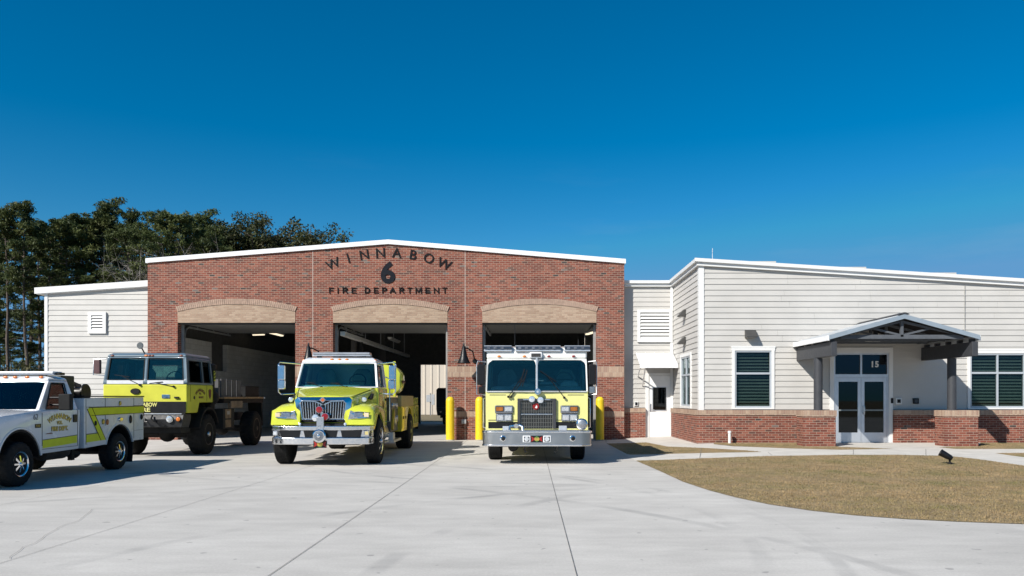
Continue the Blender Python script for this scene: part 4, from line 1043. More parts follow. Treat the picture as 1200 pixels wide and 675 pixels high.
# understorey between the trunks
bm_ = leaf_mat('shrub_leaves', [(.3, (.045, .05, .018)), (.55, (.085, .085, .03)), (.75, (.12, .095, .045))])
LBS = 'scrubby bush growing among the pine trunks at the edge of the wood'
rgS = np.random.default_rng(5)
def bush(x, y, h, lab, group):
    Vl = []; mb = MB(); r = thing('scrub_bush', lab, 'bush', (x, y, -.03), group=group)
    for k in range(9):
        az = random.uniform(0, 6.3); e = np.array([math.cos(az) * h * .35 * random.random(), math.sin(az) * h * .35, h * random.uniform(.5, .95)])
        mb.tube([(0, 0, 0), tuple(e)], .03, 4, .01); tuft(Vl, None, e, h * .26, 46, .26, rgS, .9); tuft(Vl, None, e * .6, h * .26, 36, .26, rgS, .9)
    o = bpy.data.objects.new('foliage', mesh_quads('foliage', Vl, bm_)); C.objects.link(o); o.parent = r
    mb.build('stem', bark, r)
for i in range(22):
    px = -90 + i * 7.5 + random.uniform(-3, 3); Y = random.uniform(70, 84); bush(X(px, Y), Y, random.uniform(2.4, 5.6), LBS, 'bushes at the edge of the wood')
# ------------------------------------------------------------------ vehicles: x to the right of the photo, front towards -y
lime = M('lime_paint', (.56, .60, .045), .22, var=.05, vs=2, coat=.7, dirt=.25)
lemon = M('lemon_paint', (.76, .73, .27), .28, var=.04, vs=2, coat=.6, dirt=.15)
army = M('worn_lime_paint', (.60, .59, .06), .55, var=.08, vs=3, spec=.25, dirt=.4)
slate = M('slate_paint', (.10, .155, .20), .45, var=.1, vs=3, coat=.3)
wpaint = M('white_paint', (.72, .74, .77), .22, var=.03, vs=2, coat=.7, dirt=.2)
stripe_m = M('reflective_lime', (.62, .68, .01), .35, var=.06, vs=5)
gold_leaf = M('gold_leaf', (.66, .48, .10), .35, var=.1)
maroon = M('maroon_letter', (.13, .035, .02), .5)
dash_m = M('teal_grey_trim', (.46, .53, .53), .7, var=.12)
seat_m = M('seat_cloth', (.22, .27, .28), .85, var=.2)
under = M('underbody', (.02, .019, .018), .8, var=.4, vs=3)
amber_trim = M('crest_gold', (.62, .44, .10), .3, .6)
def lerp(a, b, t): return tuple(a[i] + (b[i] - a[i]) * t for i in range(3))
class Shell:
    """upper cab: four walls between a lower and an upper ring, with window openings and panes that fill them"""
    def __init__(s, bot, top, bulge=0):           # ring = (half width, y front, y rear, z)
        c = lambda r: [(-r[0], r[1], r[3]), (r[0], r[1], r[3]), (r[0], r[2], r[3]), (-r[0], r[2], r[3])]
        s.b, s.t, s.bulge = c(bot), c(top), bulge
    def P(s, face, u, v):
        i = {'front': 0, 'right': 1, 'rear': 2, 'left': 3}[face]; j = (i + 1) % 4
        p = lerp(lerp(s.b[i], s.b[j], u), lerp(s.t[i], s.t[j], u), v)
        if face == 'front' and s.bulge: p = (p[0], p[1] - s.bulge * (1 - (2 * u - 1) ** 2), p[2])
        return p
    def build(s, parent, mat, front, sides, rear=(), th=.045, bevel=.008, glass=None, name='cab_shell'):
        glass = glass or car_glass
        hol = {'front': list(front), 'right': list(sides), 'left': [(1 - u1, 1 - u0, v0, v1) for (u0, u1, v0, v1) in sides], 'rear': list(rear)}
        vs = sorted({0.0, 1.0} | {q[k] for h in hol.values() for q in h for k in (2, 3)})
        mb = MB()
        for f, hs_ in hol.items():
            us_ = sorted({0.0, 1.0} | {q[k] for q in hs_ for k in (0, 1)} | ({i / 8 for i in range(1, 8)} if f == 'front' and s.bulge else set()))
            for i in range(len(us_) - 1):
                for j in range(len(vs) - 1):
                    uc, vc = (us_[i] + us_[i + 1]) / 2, (vs[j] + vs[j + 1]) / 2
                    if any(q[0] < uc < q[1] and q[2] < vc < q[3] for q in hs_): continue
                    mb.add([s.P(f, us_[i], vs[j]), s.P(f, us_[i + 1], vs[j]), s.P(f, us_[i + 1], vs[j + 1]), s.P(f, us_[i], vs[j + 1])], [(0, 1, 2, 3)])
        o = mb.build(name, mat, parent, solid=th, weld=True, smooth=30)
        for f, hs_ in hol.items():
            for (u0, u1, v0, v1) in hs_:
                n = {'front': (0, -1, 0), 'right': (1, 0, 0), 'left': (-1, 0, 0), 'rear': (0, 1, 0)}[f]
                g = MB(); k = 7 if f == 'front' else 2
                us_ = [u0 + (u1 - u0) * i / (k - 1) for i in range(k)]
                g.grid(lambda u, v, w_: tuple(s.P(f, u, v)[i] - n[i] * (.018 + .004 * w_) for i in range(3)), us_, [v0, v1], set())
                g.build({'front': 'windshield', 'rear': 'rear_window'}.get(f, 'side_window'), glass, o, smooth=30)
                rb = MB()                                        # black rubber seal round the pane
                P4 = [s.P(f, *q) for q in ((u0, v0), (u1, v0), (u1, v1), (u0, v1))]
                P4 = [tuple(q[i] + n[i] * .002 for i in range(3)) for q in P4]
                if not (f == 'front' and s.bulge):
                    for a, b_ in zip(P4, P4[1:] + P4[:1]): rb.bar(a, b_, .016)
                    rb.build('window_seal', black_rough, o, smooth=0)
        return o
def wheel(parent, x, y, r, w, out, rim=.56, style='steel', knob=0.0, rim_mat=None, tread=3, tmat=None):
    n = 96 if knob else 48
    pr = [(rim * r, -.46 * w), (.72 * r, -.52 * w), (.9 * r, -.50 * w), (.965 * r, -.44 * w), (r, -.38 * w), (r, -.13 * w), (r * .975, -.11 * w), (r * .975, .11 * w), (r, .13 * w), (r, .38 * w), (.965 * r, .44 * w), (.9 * r, .50 * w), (.72 * r, .52 * w), (rim * r, .46 * w)]
    if knob: md = lambda i, k: (-knob if ((k + (2 if i > 6 else 0)) % 4 < 2 and i in (3, 4, 5, 8, 9, 10)) else 0) + (-knob * .6 if i in (2, 11) and k % 4 < 2 else 0)
    else: md = None
    if not knob: pr = [(rim * r, -.46 * w), (.72 * r, -.52 * w), (.9 * r, -.51 * w), (.975 * r, -.45 * w)] + [q for k in range(-3, 4) for q in ((r, (k * .12 - .045) * w), (r, (k * .12 + .045) * w), (r * .982, (k * .12 + .05) * w), (r * .982, (k * .12 + .07) * w))][:-2] + [(.975 * r, .45 * w), (.9 * r, .51 * w), (.72 * r, .52 * w), (rim * r, .46 * w)]
    wh = MB().lathe(pr, (x, y, r), 'x', n, md).build('wheel', tmat or rubber, parent, smooth=40)
    q = rim * r; f = .46 * w
    s = lambda prof: [(a, out * b_) for a, b_ in prof]
    rm = rim_mat or {'alloy': chrome, 'steel': M('black_rim', (.03, .03, .03), .45, .2, var=.3)}[style]
    if style == 'alloy':
        d = MB().lathe(s([(q * .80, f - .10), (q * .9, f - .02), (q * 1.0, f + .012), (q * 1.06, f + .016), (q * 1.06, f - .01), (q * .98, f - .02)]), (x, y, r), 'x', 40)
        for k in range(8):
            a = 2 * PI * k / 8; ca, sa = math.cos(a), math.sin(a)
            d.bar((x + out * (f - .015), y + ca * q * .15, r + sa * q * .15), (x + out * (f - .045), y + ca * q * .92, r + sa * q * .92), .075 * r / .4, .03)
        d.build('rim', rm, wh, smooth=40)
        MB().lathe(s([(0, f - .10), (q * .86, f - .11), (q * .86, f - .10), (0, f - .09)]), (x, y, r), 'x', 24).build('brake_disc', black, wh)
        MB().lathe(s([(0, f + .05), (q * .16, f + .045), (q * .24, f - .01), (q * .3, f - .03), (0, f - .05)]), (x, y, r), 'x', 20).build('hub_cap', chrome, wh)
    else:
        d = MB().lathe(s([(0, f - .04), (q * .36, f - .04), (q * .42, f - .02), (q * .62, f - .07), (q * .86, f - .08), (q * .92, f - .01), (q * 1.0, f + .012), (q * 1.06, f + .012), (q * 1.06, f - .01), (0, f - .12)]), (x, y, r), 'x', 40)
        d.build('rim', rm, wh, smooth=40)
        h = MB()
        for k in range(8):
            a = 2 * PI * (k + .5) / 8
            h.lathe(s([(0, f - .064), (q * .12, f - .064), (q * .12, f - .078), (0, f - .078)]), (x, y + math.cos(a) * q * .74, r + math.sin(a) * q * .74), 'x', 10)
        h.build('rim_holes', black_rough, wh)
        hub = MB().lathe(s([(0, f + .04), (q * .2, f + .035), (q * .27, f - .03), (0, f - .05)]), (x, y, r), 'x', 20)
        for k in range(8):
            a = 2 * PI * k / 8
            hub.lathe(s([(0, f - .012), (.014, f - .012), (.016, f - .05), (0, f - .05)]), (x, y + math.cos(a) * q * .34, r + math.sin(a) * q * .34), 'x', 6)
        hub.build('hub_cap', rm if rim_mat else steel, wh)
    return wh
def disc(mb, x, y, z, r, d=.03, n=20, ax='y'):                  # short drum facing -y (or +x)
    c = (x, y, z)
    return mb.lathe([(0, -d), (r * .92, -d), (r, -d * .7), (r, 0), (0, 0)], c, 'y', n) if ax == 'y' else mb.lathe([(0, d), (r * .92, d), (r, d * .7), (r, 0), (0, 0)], c, 'x', n)
def round_light(parent, name, x, y, z, r, lens, d=.06, body=None):
    o = disc(MB(), x, y, z, r, d).build(name, body or chrome, parent)
    MB().lathe([(0, -d - .012), (r * .5, -d - .009), (r * .84, -d - .001), (0, -d - .001)], (x, y, z), 'y', 20).build('lens', lens, o)
    return o
def rect_light(parent, name, x0, x1, y, z0, z1, lens, d=.03, body=None, fr=.012):
    o = MB().box(x0, x1, y - d, y, z0, z1).build(name, body or chrome, parent, bevel=.006)
    MB().box(x0 + fr, x1 - fr, y - d - .008, y - d - .001, z0 + fr, z1 - fr).build('lens', lens, o, bevel=.004)
    return o
def arch_pts(cy, cz, r, a0=0, a1=180, n=14): return [(cy + r * math.cos(R(a0 + (a1 - a0) * k / n)), cz + r * math.sin(R(a0 + (a1 - a0) * k / n))) for k in range(n + 1)]
def wiper(parent, p0, p1, y_off=-.03):
    mb = MB(); mb.bar(p0, p1, .024, .016); d = Vector(p1) - Vector(p0)
    a = Vector(p1) - d * .38 + Vector((d.z * .12, 0, -d.x * .12)); b_ = Vector(p1) + d * .28 + Vector((-d.z * .10, 0, d.x * .10))
    mb.bar(a, b_, .026, .016); disc(mb, p0[0], p0[1], p0[2], .03, .03)
    return mb.build('wiper', black, parent, smooth=0)
def marker(parent, x, y, z, lens=None, w_=.05):
    return MB().ball((x, y, z), w_, 10, 6, (1, .5, .55)).build('marker_light', lens or amber, parent)
def emblem(parent, x, y, z, s, name='emblem'):
    """small fire service cross: red arms, gold disc"""
    o = MB().box(x - s, x + s, y - .008, y, z - s * .55, z + s * .55).build(name, black, parent, bevel=.003)
    mb = MB()
    for sg in (-1, 1):
        mb.prism([(x + sg * .15 * s, z), (x + sg * .95 * s, z + .45 * s), (x + sg * .80 * s, z), (x + sg * .95 * s, z - .45 * s)][::1 if sg > 0 else -1], 'y', y - .013, y - .009)
    mb.build('cross_arm', M('emblem_red', (.35, .02, .015), .4), o, smooth=0)
    MB().lathe([(0, -.018), (.42 * s, -.018), (.42 * s, -.013), (0, -.013)], (x, y, z), 'y', 20).build('centre_disc', amber_trim, o)
    MB().prism([(x - .3 * s, z - .28 * s), (x + .3 * s, z - .28 * s), (x, z - .5 * s)], 'y', y - .022, y - .0185).prism([(x - .4 * s, z + .25 * s), (x + .4 * s, z + .25 * s), (x, z + .52 * s)], 'y', y - .022, y - .0185).build('leaf_mark', M('emblem_green', (.05, .18, .04), .5), o, smooth=0)
    return o
def steering(parent, x, y, z, tilt=25):
    mb = MB(); st_ = len(mb.v); n = 24
    pth = [(.2 * math.cos(2 * PI * k / n), .2 * math.sin(2 * PI * k / n), 0) for k in range(n + 1)]
    mb.tube(pth, .014, 6); mb.bar((-.19, 0, 0), (.19, 0, 0), .03, .012)
    mb.xform(Matrix.Translation((x, y, z)) @ Matrix.Rotation(R(90 - tilt), 4, 'X'), st_)
    return mb.build('steering_wheel', black_rough, parent)
def cab_seat(parent, x, y, z, h=.62):
    o = MB().frus([(z, x - .25, x + .25, y - .05, y + .1), (z + h * .7, x - .24, x + .24, y + .02, y + .14), (z + h, x - .14, x + .14, y + .05, y + .15)]).build('seat', seat_m, parent, bevel=.04)
    return o
def mirror_head(parent, x, y, z, w_, h, mat, name='mirror', d=.09):
    o = MB().box(x - w_ / 2, x + w_ / 2, y - d / 2, y + d / 2, z - h / 2, z + h / 2).build(name, mat, parent, bevel=.025)
    MB().box(x - w_ / 2 + .02, x + w_ / 2 - .02, y + d / 2 + .001, y + d / 2 + .006, z - h / 2 + .02, z + h / 2 - .02).build('mirror_glass', chrome, o, smooth=0)
    return o

# ================================================================== fire engine in the right bay
en = thing('fire_engine', 'lemon yellow cab-forward fire engine with white roof and wide silver bumper before the right bay', 'fire engine', (.16, 19.42, 0))
prof = [(-1.12, .62), (-.66, .62)] + arch_pts(0, .60, .66, 180, 0) + [(2.0, .60), (2.0, 1.66), (-1.12, 1.66)]
MB().prism(prof[::-1], 'x', -1.19, 1.19).build('cab_body', lemon, en, bevel=.06, seg=3, smooth=40)
sh_ = Shell((1.19, -1.12, 2.0, 1.662), (1.165, -1.05, 2.0, 2.43), .06)
shell_e = sh_.build(en, M('white_gel', (.80, .80, .76), .25, var=.03, coat=.6), [(.012, .490, .015, .955), (.510, .988, .015, .955)], [(.06, .34, .06, .86), (.52, .86, .06, .86)], th=.05)
MB().frus([(2.425, -1.175, 1.175, -1.075, 2.02), (2.60, -1.175, 1.175, -1.06, 2.02), (2.685, -1.13, 1.13, -.99, 1.98), (2.73, -.95, .95, -.8, 1.9)]).build('cab_roof', MATS['white_gel'], en, bevel=.05, seg=3, smooth=40)
MB().box(-1.17, 1.17, -1.15, -1.121, 1.644, 1.660).build('windshield_ledge', alu, en, bevel=.008)
for sx in (-1, 1):                                                # rounded upper corners of the glass
    for (u, du) in ((.5 + sx * .488, -sx * .045), (.5 + sx * .010, sx * .02)):
        p_ = [sh_.P('front', u, .955), sh_.P('front', u + du, .955), sh_.P('front', u + du * .25, .88), sh_.P('front', u, .80)]
        MB().loft([[(q[0], q[1] + .003, q[2]) for q in p_], [(q[0], q[1] + .03, q[2]) for q in p_]]).build('glass_corner', MATS['white_gel'], shell_e, smooth=0)
# interior
dsh = MB().frus([(1.664, -1.1, 1.1, -1.06, -.62), (1.76, -1.05, 1.05, -1.0, -.64), (1.79, -1.0, 1.0, -.95, -.68)]).build('dashboard', dash_m, en, bevel=.03)
for (a, b_, h_) in ((-.62, -.02, 1.88), (.0, .50, 1.90), (.54, 1.0, 1.93)): MB().frus([(1.78, a, b_, -1.0, -.6), (h_ - .05, a + .04, b_ - .04, -.97, -.6), (h_, a + .14, b_ - .14, -.9, -.62)]).build('dash_cowl', dash_m, dsh, bevel=.04)
MB().box(-.24, .24, -.55, .4, 1.664, 2.0).build('engine_cover', seat_m, en, bevel=.08)
cab_seat(en, -.72, -.05, 1.67, .55); cab_seat(en, .72, -.05, 1.67, .55); steering(en, .66, -.62, 1.95)
MB().box(-1.1, 1.1, .55, .6, 1.67, 2.35).build('cab_bulkhead', dark_in, en, smooth=0)
# divider bar with bell and horn cluster, siren box
MB().box(-.022, .022, -1.185, -1.135, 1.69, 2.44).build('windshield_divider', alu, en, bevel=.008)
cl_ = disc(MB(), .02, -1.16, 1.66, .075, .1).build('horn_cluster', chrome, en)
for (xx, zz) in ((-.115, 1.485), (.085, 1.465), (.02, 1.66)):
    round_light(cl_, 'siren_lamp', xx, -1.15, zz, .08, clear_lens, .1)
sb = MB().box(-.17, .13, -1.17, -1.04, 2.44, 2.58).build('siren_box', white_metal, en, bevel=.03)
MB().box(-.13, .09, -1.182, -1.171, 2.47, 2.55).build('siren_grille', dark_in, sb, bevel=.01)
for xx in (-.88, -.29, .28, .86): marker(en, xx, -1.10, 2.485, amber if xx < 0 else red_lens, .045)
# light bar
for (a, b_) in ((-1.23, -.58), (-.5, .56), (.64, 1.25)):
    lb = MB().box(a, b_, -1.12, -.86, 2.60, 2.645).build('light_bar', alu, en, bevel=.01)
    MB().box(a + .01, b_ - .01, -1.14, -.84, 2.646, 2.715).build('lens', M('smoked_lens', (.035, .04, .055), .1, var=.3, vs=12, coat=1), lb, bevel=.015)
    s = MB(); k = a + .1
    while k < b_ - .08: s.box(k - .035, k + .035, -1.146, -1.141, 2.655, 2.705); k += .16
    s.build('reflector', M('reflector_grey', (.16, .17, .20), .2, .3, var=.5, vs=9), lb, smooth=0)
    MB().box(a + .005, b_ - .005, -1.13, -.85, 2.716, 2.735).build('bar_top', alu, lb, bevel=.006)
    MB().box(a + .12, a + .22, -1.05, -.9, 2.52, 2.60).box(b_ - .22, b_ - .12, -1.05, -.9, 2.52, 2.60).build('bar_foot', black, lb, smooth=0)
# wipers: double arms
wiper(en, (-.66, -1.16, 1.54), (-.33, -1.17, 2.02)); wiper(en, (-.60, -1.15, 1.54), (-.27, -1.165, 2.0)); wiper(en, (.64, -1.16, 1.52), (.24, -1.17, 2.04))
# grille
gm = MB()
for q in ((-.45, .45, 1.44, 1.50), (-.45, -.375, .80, 1.44), (.375, .45, .80, 1.44)): gm.box(q[0], q[1], -1.19, -1.121, q[2], q[3])
gr_ = gm.build('grille_frame', M('grille_dark', (.07, .07, .072), .35, .5), en, bevel=.012)
MB().box(-.37, .37, -1.135, -1.122, .80, 1.435).build('grille_back', black, gr_, smooth=0)
s = MB()
for k in range(19): xx = -.36 + .72 * k / 18; s.box(xx - .007, xx + .007, -1.158, -1.14, .80, 1.435)
for k in range(7): zz = .85 + .09 * k; s.box(-.37, .37, -1.165, -1.145, zz - .005, zz + .005)
s.build('grille_bars', M('grille_bar_metal', (.24, .23, .20), .35, .8), gr_, smooth=0)
MB().box(-.37, .37, -1.185, -1.15, 1.12, 1.148).build('grille_bar', chrome, gr_, bevel=.006)
cr = disc(MB(), -.02, -1.16, 1.315, .078, .03).build('grille_crest', red_lens, gr_)
MB().prism([(-.045, 1.285), (-.005, 1.35), (.015, 1.30), (.0, 1.27)], 'y', -1.196, -1.191).build('crest_mark', white, cr, smooth=0)
for sx in (-1, 1):
    rect_light(gr_, 'grille_lamp', min(sx * .32, sx * .18), max(sx * .32, sx * .18), -1.19, 1.462, 1.492, clear_lens, .012)
# headlight pods
for sx in (-1, 1):
    a, b_ = sorted((sx * .55, sx * .975))
    pod = MB().box(a, b_, -1.17, -1.121, 1.155, 1.34).build('headlight_pod', M('pod_metal', (.30, .30, .30), .3, .8), en, bevel=.02)
    m_ = (a + b_) / 2
    o1, o2 = ((a + .02, m_ - .01), (m_ + .01, b_ - .02))
    rect_light(pod, 'turn_lamp', *(o1 if sx < 0 else o2), -1.171, 1.20, 1.315, M('amber_dark', (.36, .12, .02), .15, var=.3, vs=20, coat=1), .012, black)
    rect_light(pod, 'headlight', *(o2 if sx < 0 else o1), -1.171, 1.20, 1.315, clear_lens, .012, chrome)
    pod2 = MB().box(a + .02, b_ - .02, -1.165, -1.121, .965, 1.15).build('headlight_pod', MATS['pod_metal'], en, bevel=.02)
    rect_light(pod2, 'headlight', a + .04, m_ - .008, -1.166, .99, 1.125, clear_lens, .012, chrome); rect_light(pod2, 'headlight', m_ + .008, b_ - .04, -1.166, .99, 1.125, clear_lens, .012, chrome)
for q in pieces(MB().box(-1.13, -.452, -1.126, -1.118, .805, .955).box(.452, 1.13, -1.126, -1.118, .805, .955).box(-1.194, -1.188, -1.05, -.67, .805, .955).box(1.188, 1.194, -1.05, -.67, .805, .955)): q.build('black_stripe', black, en, smooth=0)
MB().box(-1.13, -.452, -1.126, -1.118, .99, 1.004).box(.452, 1.13, -1.126, -1.118, .99, 1.004).build('pinstripe', black, en, smooth=0)
for sx in (-1, 1): MB().box(min(sx * .72, sx * 1.1), max(sx * .72, sx * 1.1), -1.127, -1.119, 1.578, 1.590).build('hinge_line', MATS['grille_dark'], en, smooth=0)
# bumper
pl = [(-1.235, -1.0), (-1.235, -1.52), (-1.20, -1.64), (-1.11, -1.72), (-.98, -1.75), (.98, -1.75), (1.11, -1.72), (1.20, -1.64), (1.235, -1.52), (1.235, -1.0)]
bp = MB().prism(pl, 'z', .44, .755).build('front_bumper', M('bumper_steel', (.46, .46, .45), .33, 1, var=.05, vs=2), en, bevel=.012)
pl2 = [(x * 1.012, y - .012 if y < -1.1 else y) for x, y in pl]
MB().prism(pl2, 'z', .425, .465).prism(pl2, 'z', .725, .765).build('bumper_lip', chrome, bp, bevel=.006)
MB().prism([(x * .985, y + .02) for x, y in pl], 'z', .766, .775).build('bumper_deck', plate, bp, smooth=0)
for xx in (-.77, .80):
    h_ = disc(MB(), xx, -1.752, .60, .068, .012).build('tow_eye', chrome, bp); disc(MB(), xx + .01, -1.765, .60, .048, .006).build('eye_hole', black, h_)
for xx in (-.235, .225):
    h_ = MB().box(xx - .085, xx + .085, -1.768, -1.752, .515, .665).build('fog_lamp', white_metal, bp, bevel=.02)
    MB().box(xx - .062, xx + .062, -1.775, -1.769, .535, .645).build('lamp_recess', black, h_, bevel=.015); disc(MB(), xx, -1.776, .59, .052, .012).build('lens', clear_lens, h_)
emblem(bp, -.005, -1.753, .59, .135)
MB().tube([(-.62, -1.5, .775), (-.62, -1.5, .86), (-.40, -1.5, .90), (-.33, -1.5, .86), (-.32, -1.5, .775)], .035, 10).build('hose_outlet', chrome, bp)
disc(MB(), -.47, -1.52, .875, .055, .06).build('outlet_cap', chrome, bp); MB().box(-.78, -.64, -1.56, -1.44, .776, .87).build('deck_box', alu, bp, bevel=.01)
MB().box(.50, .68, -1.60, -1.45, .776, .88).build('deck_box', alu, bp, bevel=.01)
sr = MB().lathe([(0, -.16), (.10, -.16), (.128, -.14), (.135, -.1), (.12, .02), (.06, .1), (0, .11)], (1.02, -1.50, .92), 'y', 24).build('siren', chrome, bp)
MB().lathe([(0, -.172), (.085, -.168), (.1, -.161), (0, -.161)], (1.02, -1.50, .92), 'y', 20).build('siren_mesh', M('siren_mesh', (.35, .36, .38), .4, .8, var=.4, vs=60), sr)
MB().box(-1.0, 1.0, -1.14, -.66, .50, .62).box(-.45, .45, -.66, 7.0, .50, .62).build('chassis', under, en, smooth=0)
MB().tube([(-1.0, 0, .5), (1.0, 0, .5)], .08, 10).build('front_axle', under, en)
MB().tube([(-.28, -1.2, .44), (-.28, -1.25, .30), (-.25, -1.30, .27)], .02, 8).tube([(.45, -1.3, .44), (.46, -1.36, .30), (.42, -1.4, .28)], .02, 8).build('tow_hook', MATS['grille_dark'], en)
MB().lathe([(0, -.15), (.12, -.15), (.12, .15), (0, .15)], (-.55, -1.0, .38), 'y', 16).build('air_horn', under, en)
for sx in (-1, 1): wheel(en, sx * 1.01, 0, .50, .32, sx, style='steel', rim_mat=steel)
# mirrors and hand rails
for sx in (-1, 1):
    m_ = mirror_head(en, sx * 1.30, -1.02, 2.06, .17, .48, black, d=.12)
    MB().tube([(sx * 1.19, -.98, 2.36), (sx * 1.38, -1.02, 2.38), (sx * 1.405, -1.02, 2.3), (sx * 1.405, -1.02, 1.6), (sx * 1.2, -.98, 1.58)], .013, 8).build('mirror_arm', steel, m_)
    mm_ = mirror_head(en, sx * 1.29, -1.0, 1.70, .15, .17, MATS['bumper_steel'] if sx > 0 else black, d=.1)
    MB().tube([(sx * 1.195, -.86, .80), (sx * 1.26, -.87, .82), (sx * 1.26, -.87, 1.50), (sx * 1.195, -.86, 1.52)], .016, 8).build('hand_rail', chrome, en)
    MB().tube([(sx * 1.195, .62, .80), (sx * 1.26, .62, .82), (sx * 1.26, .62, 2.0), (sx * 1.195, .62, 2.02)], .016, 8).build('hand_rail', chrome, en)
    s = MB()
    for yy in (-.76, .72, .98, 1.86): s.box(min(sx * 1.189, sx * 1.1925), max(sx * 1.189, sx * 1.1925), yy - .006, yy + .006, .68 if yy > .7 else 1.28, 1.64)
    s.build('door_gap', black, en, smooth=0)
    disc(MB(), sx * 1.19, -.66, 1.05, .04, .025 * sx, ax='x').build('side_marker', amber, en)
for (xx, zz) in ((-.52, 3.28), (1.0, 2.92)): MB().tube([(xx, -.6, 2.70), (xx, -.58, zz)], .012, 6, .006).build('antenna', black, en)
# body behind the cab
prof = [(2.08, .58), (4.45, .58)] + arch_pts(5.1, .58, .66, 180, 0) + [(7.5, .58), (7.5, 2.35), (2.08, 2.35)]
bd = MB().prism(prof[::-1], 'x', -1.2, 1.2).build('rear_body', lemon, en, bevel=.02)
for sx in (-1, 1):
    for (a, b_, z0, z1) in ((2.16, 3.05, .7, 2.2), (3.15, 4.35, .7, 2.2), (4.45, 5.75, 1.36, 2.2), (5.85, 7.4, .7, 2.2)):
        s = MB(); n = int((z1 - z0) / .075)
        for k in range(n): s.box(min(sx * 1.199, sx * 1.211), max(sx * 1.199, sx * 1.211), a, b_, z0 + k * .075, z0 + k * .075 + .068)
        dd = s.build('roll_door', MATS['bumper_steel'], bd, smooth=0)
        MB().box(min(sx * 1.212, sx * 1.235), max(sx * 1.212, sx * 1.235), a + .1, b_ - .1, z0 + .04, z0 + .065).build('door_bar', chrome, dd, smooth=0)
    wheel(en, sx * 1.0, 5.1, .50, .36, sx, style='steel', rim_mat=steel)
MB().box(-1.0, 1.0, 2.2, 7.4, 2.352, 2.5).build('hose_bed', alu, bd, bevel=.02)

# ================================================================== tanker before the middle bay
tk = thing('tanker_truck', 'lime yellow long-nosed tanker fire truck with chrome grille before the middle bay', 'tanker truck', (-4.62, 18.15, 0), R(1.6))
# hood with fenders
def hood_sec(y, w_, zb, zt, cr=.05):
    return [(-w_ * 1.03, y, zb), (-w_, y, zt - .12), (-w_ * .965, y, zt - .045), (-w_ * .86, y, zt - .01), (-w_ * .4, y, zt + cr * .7), (0, y, zt + cr), (w_ * .4, y, zt + cr * .7), (w_ * .86, y, zt - .01), (w_ * .965, y, zt - .045), (w_, y, zt - .12), (w_ * 1.03, y, zb)]
MB().loft([hood_sec(-.63, .655, .95, 1.50, .02), hood_sec(-.58, .665, .94, 1.545, .025), hood_sec(-.3, .73, .92, 1.60, .03), hood_sec(.2, .86, .9, 1.685, .035), hood_sec(.72, .96, .9, 1.768, .03)]).build('hood', lime, tk, bevel=.015, smooth=50)
for sx in (-1, 1):
    pf_ = [(-.74, .92), (-.74, 1.06), (-.70, 1.20), (-.58, 1.31), (-.35, 1.39), (.05, 1.43), (.45, 1.41), (.74, 1.33), (.80, 1.2), (.80, .74)] + arch_pts(0.03, .54, .63, 18, 162)[0:] + []
    pf_ = [(-.74, .92), (-.74, 1.10), (-.71, 1.23), (-.60, 1.33), (-.35, 1.38), (.05, 1.41), (.45, 1.40), (.74, 1.36), (.80, 1.25), (.80, .70)] + arch_pts(.03, .54, .65, 14, 150)
    mb = MB()
    secs = []
    for (xx, dz, dy) in ((.50, .02, 0), (.80, .0, 0), (1.0, -.02, 0), (1.095, -.07, .015), (1.135, -.16, .05)):
        secs.append([(sx * xx, y + (dy if y < 0 and z > .95 else 0), z + (dz if z > 1.25 else 0)) for y, z in pf_])
    mb.loft(secs).build('fender', lime, tk, smooth=50)
    pa = arch_pts(.03, .54, .645, 14, 150, 16); pb = arch_pts(.03, .54, .61, 14, 150, 16)
    MB().prism(pa + pb[::-1], 'x', *sorted((sx * .62, sx * 1.09))).build('wheel_liner', black_rough, tk, smooth=0)
    # headlight wrapped round the corner
    hl = [(.60, -.748, 1.06), (.60, -.748, 1.20), (.80, -.752, 1.215), (1.0, -.742, 1.20), (1.09, -.66, 1.19), (1.11, -.60, 1.16), (1.09, -.66, 1.08), (1.0, -.742, 1.075), (.80, -.752, 1.06)]
    secs = [[(sx * x, y + d, z) for x, y, z in hl] for d in (.02, -.02)]
    ho = MB().loft(secs).build('headlight', chrome, tk, smooth=0)
    MB().box(min(sx * .70, sx * .90), max(sx * .70, sx * .90), -.785, -.775, 1.085, 1.19).build('lens', M('lamp_blue_grey', (.18, .24, .32), .06, .3, var=.3, vs=30, coat=1), ho, bevel=.01)
    MB().box(min(sx * .92, sx * 1.03), max(sx * .92, sx * 1.03), -.785, -.764, 1.09, 1.185).build('side_lamp', M('pale_amber', (.75, .62, .42), .1, coat=1), ho, bevel=.01)
    # hood side scoop and work lamp
    MB().prism([(.12, 1.50), (.36, 1.62), (.50, 1.62), (.46, 1.52), (.28, 1.47)], 'x', *sorted((sx * .80, sx * .925))).build('hood_scoop', black_rough, tk, bevel=.01)
    round_light(tk, 'work_lamp', sx * .83, -.22, 1.475, .06, clear_lens, .05)
    round_light(tk, 'bumper_lamp', sx * .50, -.72, .935, .035, clear_lens, .03)
